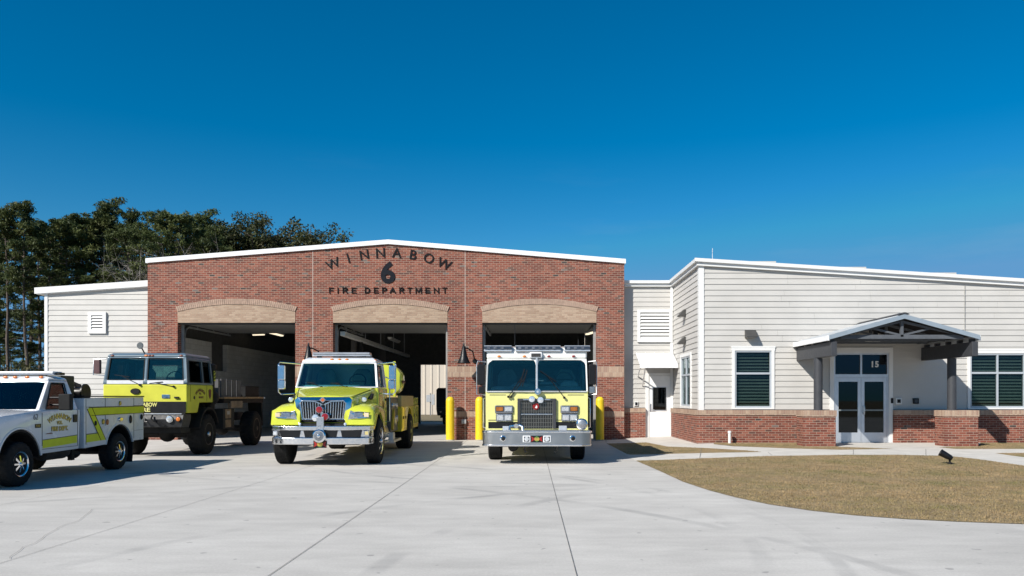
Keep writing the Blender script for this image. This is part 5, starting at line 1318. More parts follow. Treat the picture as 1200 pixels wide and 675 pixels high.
# grille surround: chrome frame narrowing downwards
def gpoly(w0, w1, z0, z1): return [(-w0, z0), (w0, z0), (w1, z1 - .07), (w1 - .07, z1), (-w1 + .07, z1), (-w1, z1 - .07)]
go = gpoly(.55, .64, .965, 1.535); gi = gpoly(.45, .515, 1.045, 1.455)
mb = MB(); n = len(go); V = [(x, -.645, z) for x, z in go] + [(x, -.725, z) for x, z in gi] + [(x, -.60, z) for x, z in go] + [(x, -.62, z) for x, z in gi]
Fq = []
for i in range(n):
    j = (i + 1) % n; Fq += [(i, j, n + j, n + i), (2 * n + i, 2 * n + j, j, i), (n + i, n + j, 3 * n + j, 3 * n + i)]
gs_ = mb.add(V, Fq).build('grille_surround', chrome, tk, bevel=.012)
MB().prism(gpoly(.49, .55, 1.01, 1.49), 'y', -.655, -.64).build('grille_back', black, gs_, smooth=0)
for sx in (-1, 1):
    s = MB()
    for k in range(8):
        f_ = .05 + .95 * (k + .5) / 8; xt = sx * f_ * .49; xb = sx * f_ * .455
        s.bar((xb, -.67, 1.05), (xt, -.67, 1.40 + .035 * f_), .017)
    for (p_, q_) in (((sx * .015, 1.36), (sx * .17, 1.435)), ((sx * .17, 1.435), (sx * .51, 1.455)), ((sx * .51, 1.455), (sx * .46, 1.045)), ((sx * .46, 1.045), (sx * .015, 1.045))): s.bar((p_[0], -.675, p_[1]), (q_[0], -.675, q_[1]), .026)
    s.build('grille_bars', chrome, gs_, smooth=0)
MB().prism([(0, 1.40), (.075, 1.47), (0, 1.54), (-.075, 1.47)], 'y', -.73, -.70).build('grille_badge', chrome, gs_, bevel=.004)
MB().prism([(0, 1.425), (.05, 1.47), (0, 1.515), (-.05, 1.47)], 'y', -.736, -.731).build('badge_face', M('badge_orange', (.55, .14, .05), .3), gs_, smooth=0)
for sx in (-1, 1):   # chrome sweep between grille and lamps
    MB().prism([(sx * .56, 1.03), (sx * .72, 1.06), (sx * .72, 1.20), (sx * .61, 1.24)][::sx], 'y', -.745, -.60).build('chrome_sweep', chrome, tk, bevel=.01)
for sx in (-1, 1):
    s = MB(); s.bar((sx * .60, -.60, 1.535), (sx * .90, .70, 1.745), .010, .012); s.build('hood_seam', M('seam_olive', (.10, .11, .01), .6), tk, smooth=0)
    MB().box(*sorted((sx * .985, sx * 1.005)), .30, .38, 1.20, 1.30).build('hood_latch', black_rough, tk, bevel=.006)
    MB().tube([(sx * 1.125, -.50, 1.13), (sx * 1.125, -.46, 1.13)], .03, 10).build('side_marker', amber, tk)
# bumper with three openings
bo = MB()
bpl = [(-1.13, -.55), (-1.13, -.72), (-1.06, -.84), (-.85, -.92), (-.4, -.95), (.4, -.95), (.85, -.92), (1.06, -.84), (1.13, -.72), (1.13, -.55)]
bmp = MB().prism(bpl, 'z', .80, .90).prism([(x * .985, y) for x, y in bpl], 'z', .49, .645).prism([(x * .97, y + .055) for x, y in bpl], 'z', .646, .799).build('front_bumper', chrome, tk, bevel=.018)
for (a, b_) in ((-.90, -.44), (-.37, .37), (.44, .90)):
    y0 = -.90 if abs(a) < .5 else -.88
    MB().prism([(a, .795), (b_, .795), (b_ - .03, .655), (a + .03, .655)][::-1], 'y', y0 - .03, y0 + .03).build('bumper_opening', black, bmp, smooth=0)
for sx in (-1, 1): rect_light(bmp, 'fog_lamp', min(sx * .95, sx * 1.05), max(sx * .95, sx * 1.05), -.86, .69, .79, M('fog_yellow', (.6, .5, .2), .15, coat=1) if sx > 0 else clear_lens, .03)
MB().box(-.08, .08, -.97, -.92, .70, 1.10).build('siren_bracket', steel, bmp, bevel=.01)
sr = MB().lathe([(0, -.14), (.12, -.14), (.145, -.12), (.145, -.03), (.1, 0), (0, .0)], (0.0, -.95, .685), 'y', 28).build('siren', chrome, bmp)
MB().lathe([(0, -.152), (.04, -.15), (.105, -.142), (0, -.141)], (0.0, -.95, .685), 'y', 24).build('siren_mesh', M('siren_grey', (.28, .29, .31), .35, .9, var=.4, vs=50), sr)
MB().lathe([(0, -.168), (.035, -.164), (.04, -.153), (0, -.153)], (0.0, -.95, .685), 'y', 12).build('siren_boss', chrome, sr)
emblem(bmp, 0, -.965, .50, .145)
for (xx, zz, ln) in ((-.05, 1.255, red_lens), (.075, 1.10, red_lens), (-.135, 1.075, clear_lens)): round_light(tk, 'warning_lamp', xx, -.74, zz, .085, ln, .10)
MB().bar((0, -.78, 1.0), (0, -.78, 1.24), .05, .03).build('lamp_post', steel, tk, smooth=0)
MB().box(-.62, .62, -.71, -.62, .90, .945).build('valance', black_rough, tk, smooth=0)
# cab
cprof = [(.70, .72), (2.06, .72), (2.06, 1.762), (.70, 1.762)]
cb = MB().prism(cprof[::-1], 'x', -1.0, 1.0).build('cab_body', lime, tk, bevel=.04, seg=3, smooth=40)
sh_ = Shell((.985, .70, 2.06, 1.763), (.90, .98, 2.06, 2.38), .07)
sc_ = sh_.build(tk, wpaint, [(.025, .975, .03, .96)], [(.13, .60, .04, .88)], th=.045)
MB().frus([(2.382, -.905, .905, .955, 2.07), (2.44, -.89, .89, .99, 2.07), (2.50, -.78, .78, 1.12, 2.02)]).build('cab_roof', wpaint, tk, bevel=.035, seg=3, smooth=45)
MB().frus([(1.764, -.95, .95, .82, 1.08), (1.83, -.9, .9, .90, 1.06)]).build('dashboard', dash_m, tk, bevel=.03)
cab_seat(tk, -.45, 1.55, 1.765, .48); cab_seat(tk, .45, 1.55, 1.765, .48); steering(tk, .42, 1.12, 1.92)
MB().box(-.9, .9, 2.0, 2.012, 1.77, 1.86).build('cab_bulkhead', dark_in, tk, smooth=0)
for xx in (-.86, -.18, 0, .18, .86): marker(tk, xx, 1.0 if abs(xx) < .5 else 1.02, 2.452 if abs(xx) < .5 else 2.43, amber, .045)
lb = MB().box(-.70, .72, 1.18, 1.42, 2.545, 2.575).build('light_bar', alu, tk, bevel=.008)
MB().box(-.69, .71, 1.16, 1.44, 2.576, 2.635).build('lens', M('grey_lens', (.30, .32, .35), .12, var=.2, coat=1), lb, bevel=.02)
MB().box(-.6, -.5, 1.25, 1.35, 2.49, 2.545).box(.5, .6, 1.25, 1.35, 2.49, 2.545).build('bar_foot', black, lb, smooth=0)
wiper(tk, (-.35, .66, 1.77), (-.62, .68, 1.88)); wiper(tk, (.25, .66, 1.77), (-.05, .68, 1.87))
for sx in (-1, 1):
    m_ = mirror_head(tk, sx * 1.32, .74, 2.12, .15, .36, chrome, d=.11)
    MB().tube([(sx * .93, .98, 2.34), (sx * 1.36, .74, 2.37), (sx * 1.40, .74, 2.32), (sx * 1.40, .74, 1.66), (sx * 1.33, .74, 1.60), (sx * 1.0, .85, 1.62)], .017, 8).build('mirror_arm', chrome, m_)
    mirror_head(tk, sx * 1.31, .72, 1.83, .15, .22, chrome, name='convex_mirror', d=.12)
    MB().tube([(sx * 1.01, 2.0, .9), (sx * 1.07, 2.0, .92), (sx * 1.07, 2.0, 2.0), (sx * .96, 2.0, 2.05)], .016, 8).build('hand_rail', chrome, tk)
    s = MB(); a, b_ = sorted((sx * .998, sx * 1.003))
    s.box(a, b_, .84, .85, .80, 1.74).box(a, b_, 1.96, 1.97, .80, 1.74); s.build('door_gap', black, cb, smooth=0)
    MB().box(*sorted((sx * 1.002, sx * 1.025)), 1.74, 1.92, 1.44, 1.50).build('door_handle', black, cb, bevel=.008)
    a, b_ = sorted((sx * .72, sx * 1.08))
    MB().box(a, b_, .95, 2.02, .40, .44).box(a, b_, 1.05, 1.95, .62, .65).build('step', plate, tk, smooth=0)
    MB().lathe([(0, .86), (.25, .88), (.27, .95), (.27, 1.95), (.25, 2.02), (0, 2.04)], (sx * .78, 0, .66), 'y', 20).build('fuel_tank', steel, tk)
    em_ = disc(MB(), sx * 1.0, 1.4, 1.28, .17, .006 * sx, ax='x').build('door_seal', M('seal_gold', (.5, .33, .06), .4, .3), cb)
    disc(MB(), sx * 1.0061, 1.4, 1.28, .12, .003 * sx, ax='x').build('seal_centre', maroon, em_)
# pump section, body, tank
pm = MB().box(-1.06, 1.06, 2.24, 3.55, .62, 1.53).build('pump_panel', M('panel_grey', (.085, .09, .10), .4, .2, var=.15), tk, bevel=.015)
for sx in (-1, 1):
    s = MB(); 
    for (yy, zz, r_) in ((2.5, 1.32, .06), (2.75, 1.32, .06), (3.0, 1.32, .06), (3.25, 1.3, .08), (2.55, .95, .09), (2.95, .9, .12), (3.3, .95, .09)): disc(s, sx * 1.06, yy, zz, r_, .04 * sx, ax='x')
    s.build('gauge_row', steel, pm)
    MB().prism([(2.28, .70), (2.42, .66), (2.60, 1.05), (2.52, 1.22), (2.42, 1.05)], 'x', *sorted((sx * 1.065, sx * 1.12))).build('hose_flap', M('hose_orange', (.62, .42, .03), .6), pm, bevel=.01)
    MB().box(*sorted((sx * .95, sx * 1.16)), 2.1, 3.5, .36, .42).build('running_board', plate, tk, smooth=0)
    MB().box(*sorted((sx * 1.02, sx * 1.14)), 2.12, 2.42, .42, .62).build('tool_box', alu, tk, bevel=.01)
bprof = [(3.60, .58), (4.72, .58)] + arch_pts(5.4, .54, .68, 176, 4) + [(7.65, .58), (7.65, 1.27), (3.60, 1.27)]
by_ = M('body_yellow', (.66, .52, .02), .3, var=.06, coat=.5, dirt=.3)
tb = MB().prism(bprof[::-1], 'x', -1.16, 1.16).build('rear_body', by_, tk, bevel=.015)
MB().prism([(3.60, 1.272), (6.3, 1.272), (6.3, 1.575), (3.60, 1.575)][::-1], 'x', -1.16, 1.16).build('side_rail', M('tan_panel', (.45, .33, .13), .5, var=.12), tk, bevel=.01)
MB().prism([(6.304, 1.272), (7.65, 1.272), (7.65, 1.52), (6.304, 1.52)][::-1], 'x', -1.15, 1.15).build('rear_rail', lime, tk, bevel=.01)
for sx in (-1, 1):
    for (a, b_, z0) in ((3.68, 4.12, .66), (4.16, 4.62, .66), (6.2, 6.85, .7), (6.9, 7.55, .7)):
        dd = MB().box(*sorted((sx * 1.158, sx * 1.172)), a, b_, z0, 1.24).build('locker_door', by_ if a < 5 else lime, tb, bevel=.006)
        MB().box(*sorted((sx * 1.172, sx * 1.19)), a + .18, a + .26, .92, 1.0).build('latch', black, dd, smooth=0)
    wheel(tk, sx * 1.0, 5.4, .52, .42, sx, style='steel', rim_mat=M('yellow_rim', (.42, .36, .10), .5, var=.2))
    wheel(tk, sx * 1.02, 0.03, .52, .30, sx, style='alloy')
    MB().prism([(7.66, .5), (7.70, .5), (7.70, 1.5), (7.66, 1.5)], 'x', *sorted((sx * .9, sx * 1.15))).build('mud_flap', black_rough, tk, smooth=0)
    MB().box(*sorted((sx * .95, sx * 1.02)), 3.42, 3.50, 1.54, 2.52).build('rack_post', lime, tk, bevel=.01)
tsec = lambda y, k: [(1.17 * k * math.copysign(abs(math.cos(2 * PI * i / 32)) ** .5, math.cos(2 * PI * i / 32)), y, 2.0 + .47 * k * math.copysign(abs(math.sin(2 * PI * i / 32)) ** .7, math.sin(2 * PI * i / 32))) for i in range(32)]
wt = MB().loft([tsec(3.62, .86), tsec(3.66, .97), tsec(3.75, 1), tsec(4.15, 1), tsec(4.25, .97), tsec(4.32, .86)]).build('water_tank', lime, tk, smooth=40)
tt = MB(); text(tt, 'WINNABOW', .11, (1.174, 3.95, 1.96), RIGHT, off=.003); tt.build('tank_lettering', maroon, wt, smooth=0)
MB().box(-.42, .42, -.5, 7.5, .50, .70).build('chassis', under, tk, smooth=0)
for yy in (.03, 5.4): MB().tube([(-1, yy, .52), (1, yy, .52)], .08, 8).build('axle', under, tk)
MB().box(-.75, .75, -.5, .6, .45, .92).build('engine_block', under, tk, smooth=0)

# ================================================================== military flatbed before the left bay
fb_ = thing('flatbed_truck', 'tall ex-army flatbed truck with slate roof and worn lime cab before the left bay', 'flatbed truck', (-9.74, 21.1, 0), R(1.5))
cprof = [(-1.3, 1.13), (-.62, 1.13), (-.50, 1.39), (.45, 1.39), (.45, 1.862), (-1.3, 1.862)]
cb = MB().prism(cprof[::-1], 'x', -1.05, 1.05).build('cab_body', army, fb_, bevel=.035, seg=3, smooth=40)
sh_ = Shell((1.05, -1.3, .45, 1.863), (.98, -1.20, .42, 2.56))
sc_ = sh_.build(fb_, slate, [(.045, .475, .15, .94), (.525, .955, .15, .94)], [(.10, .56, .08, .86), (.64, .92, .08, .86)], rear=[(.2, .8, .2, .8)], th=.05, bevel=.01)
MB().frus([(2.562, -.985, .985, -1.215, .43), (2.60, -.98, .98, -1.2, .43), (2.655, -.90, .90, -1.1, .38)]).build('cab_roof', slate, fb_, bevel=.03, seg=3, smooth=45)
for (u0, u1) in ((.045, .475), (.525, .955)):
    a, b_ = -1.05 + 2.1 * u0, -1.05 + 2.1 * u1
    MB().hexa([(a, -1.304, 1.868), (b_, -1.304, 1.868), (b_, -1.29, 1.868), (a, -1.29, 1.868), (a, -1.293, 1.965), (b_, -1.293, 1.965), (b_, -1.28, 1.965), (a, -1.28, 1.965)]).build('windshield_band', M('band_white', (.62, .63, .65), .4), fb_, smooth=0)  # pale band along the foot of each windshield pane
MB().box(-.95, .95, -1.2, -.9, 1.864, 1.93).build('dashboard', dash_m, fb_, bevel=.02)
cab_seat(fb_, -.5, -.2, 1.865, .45); cab_seat(fb_, .5, -.2, 1.865, .45); steering(fb_, .5, -.75, 2.02)
bpn = MB().box(-1.02, 1.02, -1.318, -1.301, 1.135, 1.42).build('nose_panel', black, fb_, bevel=.004)
tt = MB(); text(tt, 'WINNABOW', .145, (-.03, -1.321, 1.345), off=.0045, spacing=1.0, stretch=(.68, .105)); text(tt, 'FIRE', .145, (-.03, -1.321, 1.215), off=.0045, stretch=(.34, .105)); tt.build('nose_lettering', M('letter_pale_yellow', (.72, .68, .22), .5), bpn, smooth=0)
MB().lathe([(0, -.03), (.10, -.03), (.11, 0), (0, 0)], (-.24, -1.303, 1.68), 'y', 20).xform(Matrix.Translation((-.24, 0, 1.68)) @ Matrix.Diagonal((1.15, 1, .7, 1)) @ Matrix.Translation((.24, 0, -1.68))).build('oval_vent', black_rough, fb_)
ob = MB().box(.42, .62, -1.32, -1.301, 1.50, 1.60).build('badge_plate', chrome, fb_, bevel=.01)
MB().box(.74, .85, -1.35, -1.301, 1.50, 1.545).build('tie_down', black_rough, fb_, bevel=.01)
wiper(fb_, (-.12, -1.31, 1.84), (-.62, -1.27, 2.08)); wiper(fb_, (.72, -1.31, 1.80), (.25, -1.30, 1.90))
for xx in (-.86, -.02, .06, .14, .86): marker(fb_, xx, -1.2, 2.585, M('dull_orange', (.20, .06, .03), .3, coat=.5) if abs(xx) > .03 else amber, .05)
# bumper, lamps, winch
bm2 = MB().frus([(.78, -1.0, 1.0, -1.5, -1.05), (.98, -1.05, 1.05, -1.55, -1.05), (1.10, -1.05, 1.05, -1.50, -1.05)]).build('front_bumper', M('bumper_charcoal', (.022, .023, .025), .55, 0, var=.25), fb_, bevel=.015)
MB().box(-.95, 1.0, -1.53, -1.50, 1.105, 1.13).build('bumper_strip', alu, bm2, smooth=0)
for sx in (-1, 1):
    round_light(bm2, 'headlight', sx * .72, -1.55, .985, .088, clear_lens, .03); round_light(bm2, 'turn_lamp', sx * .935, -1.54, .985, .062, M('orange_lens', (.72, .20, .03), .15, coat=1), .03, black)
MB().tube([(.30, -1.56, 1.08), (.30, -1.63, 1.0), (.36, -1.63, .93), (.40, -1.56, .95)], .022, 8).tube([(.12, -1.56, 1.0), (.14, -1.62, .92), (.2, -1.62, .92)], .018, 8).build('tow_hook', black, bm2)
MB().prism([(.42, .97), (.62, .84), (.56, .80), (.38, .90)], 'y', -1.57, -1.545).box(-.75, .1, -1.56, -1.545, .86, .9).build('bumper_brace', black, bm2, smooth=0)
MB().box(-.85, .85, -1.2, -.6, .62, .775).box(-.42, .42, -1.1, 4.8, .80, 1.05).build('chassis', under, fb_, smooth=0)
for yy in (0, 4.0): MB().tube([(-1, yy, .55), (1, yy, .55)], .10, 10).ball((0, yy, .55), .22).build('axle', under, fb_)
for sx in (-1, 1):
    wheel(fb_, sx * .91, 0, .545, .40, sx, rim=.52, style='steel', knob=.022)
    wheel(fb_, sx * .91, 4.0, .545, .40, sx, rim=.56, style='steel', knob=.018, rim_mat=None if sx < 0 else M('rusty_rim', (.10, .07, .045), .7, var=.4, vs=8))
    # fender arch
    pa = arch_pts(0, .55, .72, 20, 165, 16); pb = arch_pts(0, .55, .66, 20, 165, 16)
    MB().prism(pa + pb[::-1], 'x', *sorted((sx * .66, sx * 1.12))).build('fender', black_rough, fb_, smooth=40)
    a, b_ = sorted((sx * 1.048, sx * 1.054))
    MB().box(a, b_, -.02, -.01, 1.42, 1.85).box(a, b_, -1.10, -1.09, 1.42, 1.85).box(a, b_, .38, .39, 1.42, 1.85).build('door_gap', black, cb, smooth=0)
    mb = MB(); base = RIGHT if sx > 0 else LEFT
    arc_text(mb, 'WINNABOW', .11, (sx * 1.053, -.46, 1.715), .52, .075, base, off=.004, ext=.002); text(mb, 'VOL.', .075, (sx * 1.053, -.46, 1.625), base, off=.002, ext=.002); text(mb, 'FIRE DEPT.', .07, (sx * 1.053, -.40, 1.525), base, off=.0025, ext=.002)
    mb.build('door_lettering', maroon, cb, smooth=0)
    MB().prism([(.10, 1.72), (.16, 1.75), (.24, 1.75), (.30, 1.72), (.28, 1.56), (.20, 1.47), (.12, 1.56)], 'x', *sorted((sx * 1.052, sx * 1.058))).build('door_shield', MATS['maroon_letter'], cb, smooth=0)
    disc(MB(), sx * 1.052, -.86, 1.52, .045, .01 * sx, ax='x').build('door_lock', black, cb)
    # mirror on the far side only
    if sx > 0: continue
    m_ = mirror_head(fb_, sx * 1.22, -1.22, 2.30, .16, .36, M('mirror_maroon', (.10, .05, .05), .4) if sx < 0 else black, d=.1)
    MB().tube([(sx * 1.0, -1.2, 2.5), (sx * 1.3, -1.24, 2.5), (sx * 1.32, -1.24, 2.1), (sx * 1.03, -1.24, 2.08)], .016, 8).build('mirror_arm', steel, m_)
ml_ = MB().tube([(-.08, -1.1, 2.60), (-.14, -1.2, 2.80)], .016, 6).build('mirror_stalk', black, fb_)
MB().lathe([(0, -.02), (.075, -.02), (.085, .0), (.05, .03), (0, .035)], (-.17, -1.2, 2.84), 'y', 18).build('round_mirror', M('mirror_grey', (.16, .17, .17), .3, .3), ml_)
# exhaust and air intake behind the cab
ex = MB().lathe([(0, 1.2), (.13, 1.2), (.13, 2.25), (.16, 2.28), (.16, 2.42), (.10, 2.46), (0, 2.47)], (.88, .64, 0), 'z', 16).build('air_intake', black_rough, fb_)
MB().box(.60, 1.0, .56, .90, 2.34, 2.43).build('intake_hood', black, fb_, bevel=.02)
MB().box(1.013, 1.02, .58, .70, 1.98, 2.26).build('hazard_tag', M('tag_yellow', (.6, .62, .05), .5), ex, smooth=0)
sg_ = MB()
for k in range(3): sg_.prism([(.58, 2.0 + k * .09), (.70, 2.05 + k * .09), (.70, 2.09 + k * .09), (.58, 2.04 + k * .09)], 'x', 1.0203, 1.024)
sg_.build('tag_stripe', black, ex, smooth=0)
MB().box(-.9, .8, .50, 1.0, 1.1, 1.75).build('radiator_box', under, fb_, bevel=.02)
MB().lathe([(0, .48), (.2, .5), (.22, .55), (.22, .8), (.2, .86), (0, .88)], (.86, 0, 1.52), 'y', 18).build('air_tank', black_rough, fb_)
# deck
dk = MB().box(-1.1, 1.1, 1.15, 4.85, 1.49, 1.545).build('deck', M('deck_wood', (.36, .22, .11), .8, var=.25, vs=7, bump=.2), fb_, bevel=.006)
MB().box(-1.06, 1.06, 1.2, 4.8, 1.36, 1.489).build('deck_frame', black_rough, dk, smooth=0)
MB().box(1.0, 1.09, 1.7, 2.7, 1.22, 1.42).build('side_board', M('side_board_tan', (.26, .18, .12), .8, var=.3, vs=6), dk, smooth=0)
for sx in (-1, 1):
    for k in range(4):
        y0 = 1.30 + k * .42
        MB().box(*sorted((sx * .92, sx * .96)), y0, y0 + .385, 1.547, 2.06 - .006 * k).build('stake_board', M('grey_board', (.095, .095, .10), .7, var=.15, vs=5), dk, bevel=.006)
MB().box(-.9, .9, 1.22, 1.27, 1.547, 2.05).build('headboard', MATS['grey_board'], dk, smooth=0)
bxo = MB().box(-.85, 1.0, 3.25, 4.55, 1.547, 1.86).build('cargo_box', black_rough, dk, bevel=.012)
MB().box(-.86, 1.01, 3.24, 4.56, 1.861, 1.885).build('lid', black_rough, bxo, bevel=.006)
MB().frus([(1.547, .55, .95, 2.98, 3.2), (1.64, .6, .9, 3.0, 3.16)]).build('hose_coil', black_rough, dk, bevel=.03)
for sx in (-1, 1):
    tb2 = MB().box(*sorted((sx * .62, sx * 1.0)), 1.35, 2.25, .62, 1.20).build('tool_locker', under, fb_, bevel=.01)
    MB().box(*sorted((sx * 1.001, sx * 1.008)), 1.50, 1.95, .92, 1.19).build('locker_plate', M('weathered_ply', (.30, .20, .12), .85, var=.35, vs=5), tb2, smooth=0)
    MB().box(*sorted((sx * 1.0085, sx * 1.013)), 1.62, 1.84, 1.03, 1.13).build('locker_tag', M('plate_pale', (.45, .42, .38), .6), tb2, smooth=0)
    MB().box(*sorted((sx * 1.001, sx * 1.01)), 1.50, 1.95, .66, .88).build('locker_strap', MATS['weathered_ply'], tb2, smooth=0)
    MB().prism([(4.60, 1.36), (4.70, 1.36), (4.78, .60), (4.74, .60)], 'x', *sorted((sx * .62, sx * 1.06))).build('mud_flap', black_rough, fb_, smooth=0)
    disc(MB(), sx * 1.1, 4.75, 1.51, .03, .02 * sx, ax='x').build('side_marker', white_metal, dk)
MB().lathe([(0, -.3), (.2, -.3), (.2, .3), (0, .3)], (-.8, 2.4, .8), 'y', 16).build('fuel_tank', under, fb_)

# ================================================================== white service pickup at the left edge
pk = thing('utility_pickup', 'white four-wheel-drive service pickup with lime stripes at the left edge of the apron', 'pickup truck', (-9.70, 13.42, 0))
HW = .985
def side_sec(x): return x
bprof = [(-.98, .66), (-.60, .60)] + arch_pts(0, .41, .57, 165, 12) + [(.60, .52), (1.74, .54), (1.78, 1.30), (.56, 1.30), (.1, 1.265), (-.5, 1.215), (-.90, 1.15), (-.98, 1.07)]
secs = []
for (xx, dz) in ((-HW, -.05), (-HW + .02, -.012), (-.84, .0), (-.5, .03), (0, .035), (.5, .03), (.84, 0), (HW - .02, -.012), (HW, -.05)):
    secs.append([(xx, y, z + (dz if z > 1.0 and y < .5 else dz * .3 if z > 1.2 else 0)) for y, z in bprof])
pbod = MB().loft(secs).build('cab_body', wpaint, pk, smooth=45)
for sx in (-1, 1):
    pa = arch_pts(0, .41, .605, 8, 172, 20); pb = arch_pts(0, .41, .568, 8, 172, 20)
    MB().prism(pa + pb[::-1], 'x', *sorted((sx * .90, sx * .998))).build('fender_flare', wpaint, pk, bevel=.008, smooth=40)
sh_ = Shell((.955, .56, 1.76, 1.295), (.80, 1.10, 1.66, 1.845), .05)
shp = sh_.build(pk, wpaint, [(.03, .97, .03, .95)], [(.16, .80, .03, .90)], rear=[(.12, .88, .2, .85)], th=.04, glass=glass_mat('pickup_glass', (.25, .33, .35), refl=1.3))
MB().frus([(1.847, -.81, .81, 1.075, 1.67), (1.885, -.79, .79, 1.11, 1.66), (1.925, -.66, .66, 1.22, 1.60)]).build('cab_roof', wpaint, pk, bevel=.03, seg=3, smooth=45)
MB().frus([(1.297, -.9, .9, .68, .98), (1.36, -.86, .86, .78, .97)]).build('dashboard', dash_m, pk, bevel=.03)
cab_seat(pk, -.42, 1.38, 1.297, .46); cab_seat(pk, .42, 1.38, 1.297, .46); steering(pk, .42, 1.02, 1.40)
lb = MB().box(-.80, .84, 1.20, 1.46, 1.945, 1.962).build('light_bar', alu, pk, bevel=.006)
MB().box(-.79, .83, 1.18, 1.48, 1.963, 2.01).build('lens', M('bar_pale', (.62, .63, .64), .15, var=.1, coat=1), lb, bevel=.015)
MB().box(.84, .91, 1.24, 1.42, 1.945, 1.99).box(-.6, -.5, 1.28, 1.38, 1.92, 1.945).box(.5, .6, 1.28, 1.38, 1.92, 1.945).build('bar_foot', black, lb, smooth=0)
for xx in (-.66, -.18, 0, .18, .40, .66): marker(pk, xx, 1.10, 1.90, M('orange_lens', (.72, .20, .03), .15, coat=1), .045)
# front end
MB().prism([(-.98, -.86), (-.98, -1.06), (-.8, -1.13), (.8, -1.13), (.98, -1.06), (.98, -.86)], 'z', .56, .80).build('front_bumper', M('bumper_white', (.72, .73, .76), .25, coat=.6), pk, bevel=.02)
MB().prism([(-.985, -.86), (-.985, -1.07), (-.8, -1.14), (.8, -1.14), (.985, -1.07), (.985, -.86)], 'z', .802, .87).build('bumper_trim', chrome, pk, bevel=.01)
MB().box(-.55, .55, -1.02, -.965, .72, 1.06).build('grille', chrome, pk, bevel=.02)
for sx in (-1, 1):
    MB().box(*sorted((sx * .58, sx * .96)), -1.01, -.9, .98, 1.08).build('headlight', clear_lens, pk, bevel=.02)
    MB().box(*sorted((sx * .90, sx * .995)), -1.0, -.80, .90, .975).build('turn_lamp', MATS['orange_lens'], pk, bevel=.012)
    wheel(pk, sx * .86, 0, .385, .27, sx, rim=.52, style='alloy', knob=.012)
    wheel(pk, sx * .86, 3.24, .385, .27, sx, rim=.52, style='alloy', knob=.012)
    for yc, r_, a_ in ((0, .565, 8), (3.24, .55, 16)):
        pa = arch_pts(yc, .405, r_, a_, 180 - a_, 16); pb = arch_pts(yc, .405, r_ - .035, a_, 180 - a_, 16)
        MB().prism(pa + pb[::-1], 'x', *sorted((sx * .56, sx * .975))).prism(arch_pts(yc, .405, r_ - .04, 0, 180, 16), 'x', *sorted((sx * .56, sx * .60))).build('wheel_liner', black_rough, pk, smooth=0)
    # tow mirror
    m_ = mirror_head(pk, sx * 1.26, .86, 1.44, .22, .30, black_rough, d=.12)
    MB().tube([(sx * .93, .92, 1.39), (sx * 1.2, .87, 1.39)], .018, 8).tube([(sx * .92, .93, 1.52), (sx * 1.2, .87, 1.52)], .018, 8).build('mirror_arm', black, m_)
    a, b_ = sorted((sx * .984, sx * .990))
    MB().box(a, b_, .60, .608, .66, 1.25).box(a, b_, 1.70, 1.708, .60, 1.28).box(a, b_, .608, 1.70, .592, .60).build('door_gap', black, pbod, smooth=0)
    MB().box(*sorted((sx * .985, sx * 1.01)), 1.54, 1.66, 1.05, 1.20).build('door_handle', black, pbod, bevel=.012)
    MB().prism([(.62, .615), (1.68, .655), (1.68, .795), (.62, .755)], 'x', a, b_).build('door_stripe', stripe_m, pbod, smooth=0)
    MB().prism([(.62, .757), (1.68, .797), (1.68, .807), (.62, .767)], 'x', a, b_).build('pinstripe', black, pbod, smooth=0)
    base = RIGHT if sx > 0 else LEFT
    for (mt, o_, dx) in ((black, .0075, .9905), (gold_leaf, .0035, .9925)):
        mb = MB(); arc_text(mb, 'WINNABOW', .125, (sx * dx, 1.13, 1.175), .58, .065, base, off=o_, ext=.001); text(mb, 'VOL.', .085, (sx * dx, 1.13, 1.055), base, off=o_ * .7, ext=.001); text(mb, 'FIRE DEPT.', .105, (sx * dx, 1.13, .945), base, off=o_, ext=.001, spacing=1.05)
        mb.build('door_lettering', mt, pbod, smooth=0)
    mb = MB(); text(mb, '62', .14, (sx * .9905, .42, 1.175), base, ext=.001); mb.build('unit_number', M('number_grey', (.06, .07, .08), .5), pbod, smooth=0)
    bd_ = MB().box(a, b_, .40, .57, .985, 1.055).build('fender_badge', black, pbod, smooth=0)
    mb = MB(); text(mb, 'F350', .055, (sx * .9915, .485, 1.02), base, ext=.001); mb.build('badge_text', gold_leaf, bd_, smooth=0)
    MB().prism([(.70, .862), (.92, .862), (.88, .885), (.74, .875)], 'x', a, b_).build('small_badge', maroon, pbod, smooth=0)
    # service box
    sp_ = [(1.90, .53), (2.66, .56)] + arch_pts(3.24, .40, .56, 164, 16) + [(3.82, .58), (4.26, .585), (4.26, 1.53), (1.90, 1.51)]
    box = MB().prism(sp_[::-1], 'x', *sorted((sx * .55, sx * 1.0))).build('service_box', M('box_white', (.66, .69, .72), .3, var=.04, vs=2, coat=.5, dirt=.15), pk, bevel=.01)
    MB().box(*sorted((sx * .54, sx * 1.012)), 1.89, 4.27, 1.535, 1.56).build('top_rail', black_rough, box, smooth=0)
    pa = arch_pts(3.24, .40, .585, 16, 164, 20); pb = arch_pts(3.24, .40, .555, 16, 164, 20)
    MB().prism(pa + pb[::-1], 'x', *sorted((sx * .97, sx * 1.012))).build('wheel_flare', MATS['box_white'], box, bevel=.008, smooth=40)
    a, b_ = sorted((sx * .998, sx * 1.0045))
    g_ = MB()
    for yy in (2.66, 3.82): g_.box(a, b_, yy - .005, yy + .005, .95 if yy < 3 else .62, 1.52)
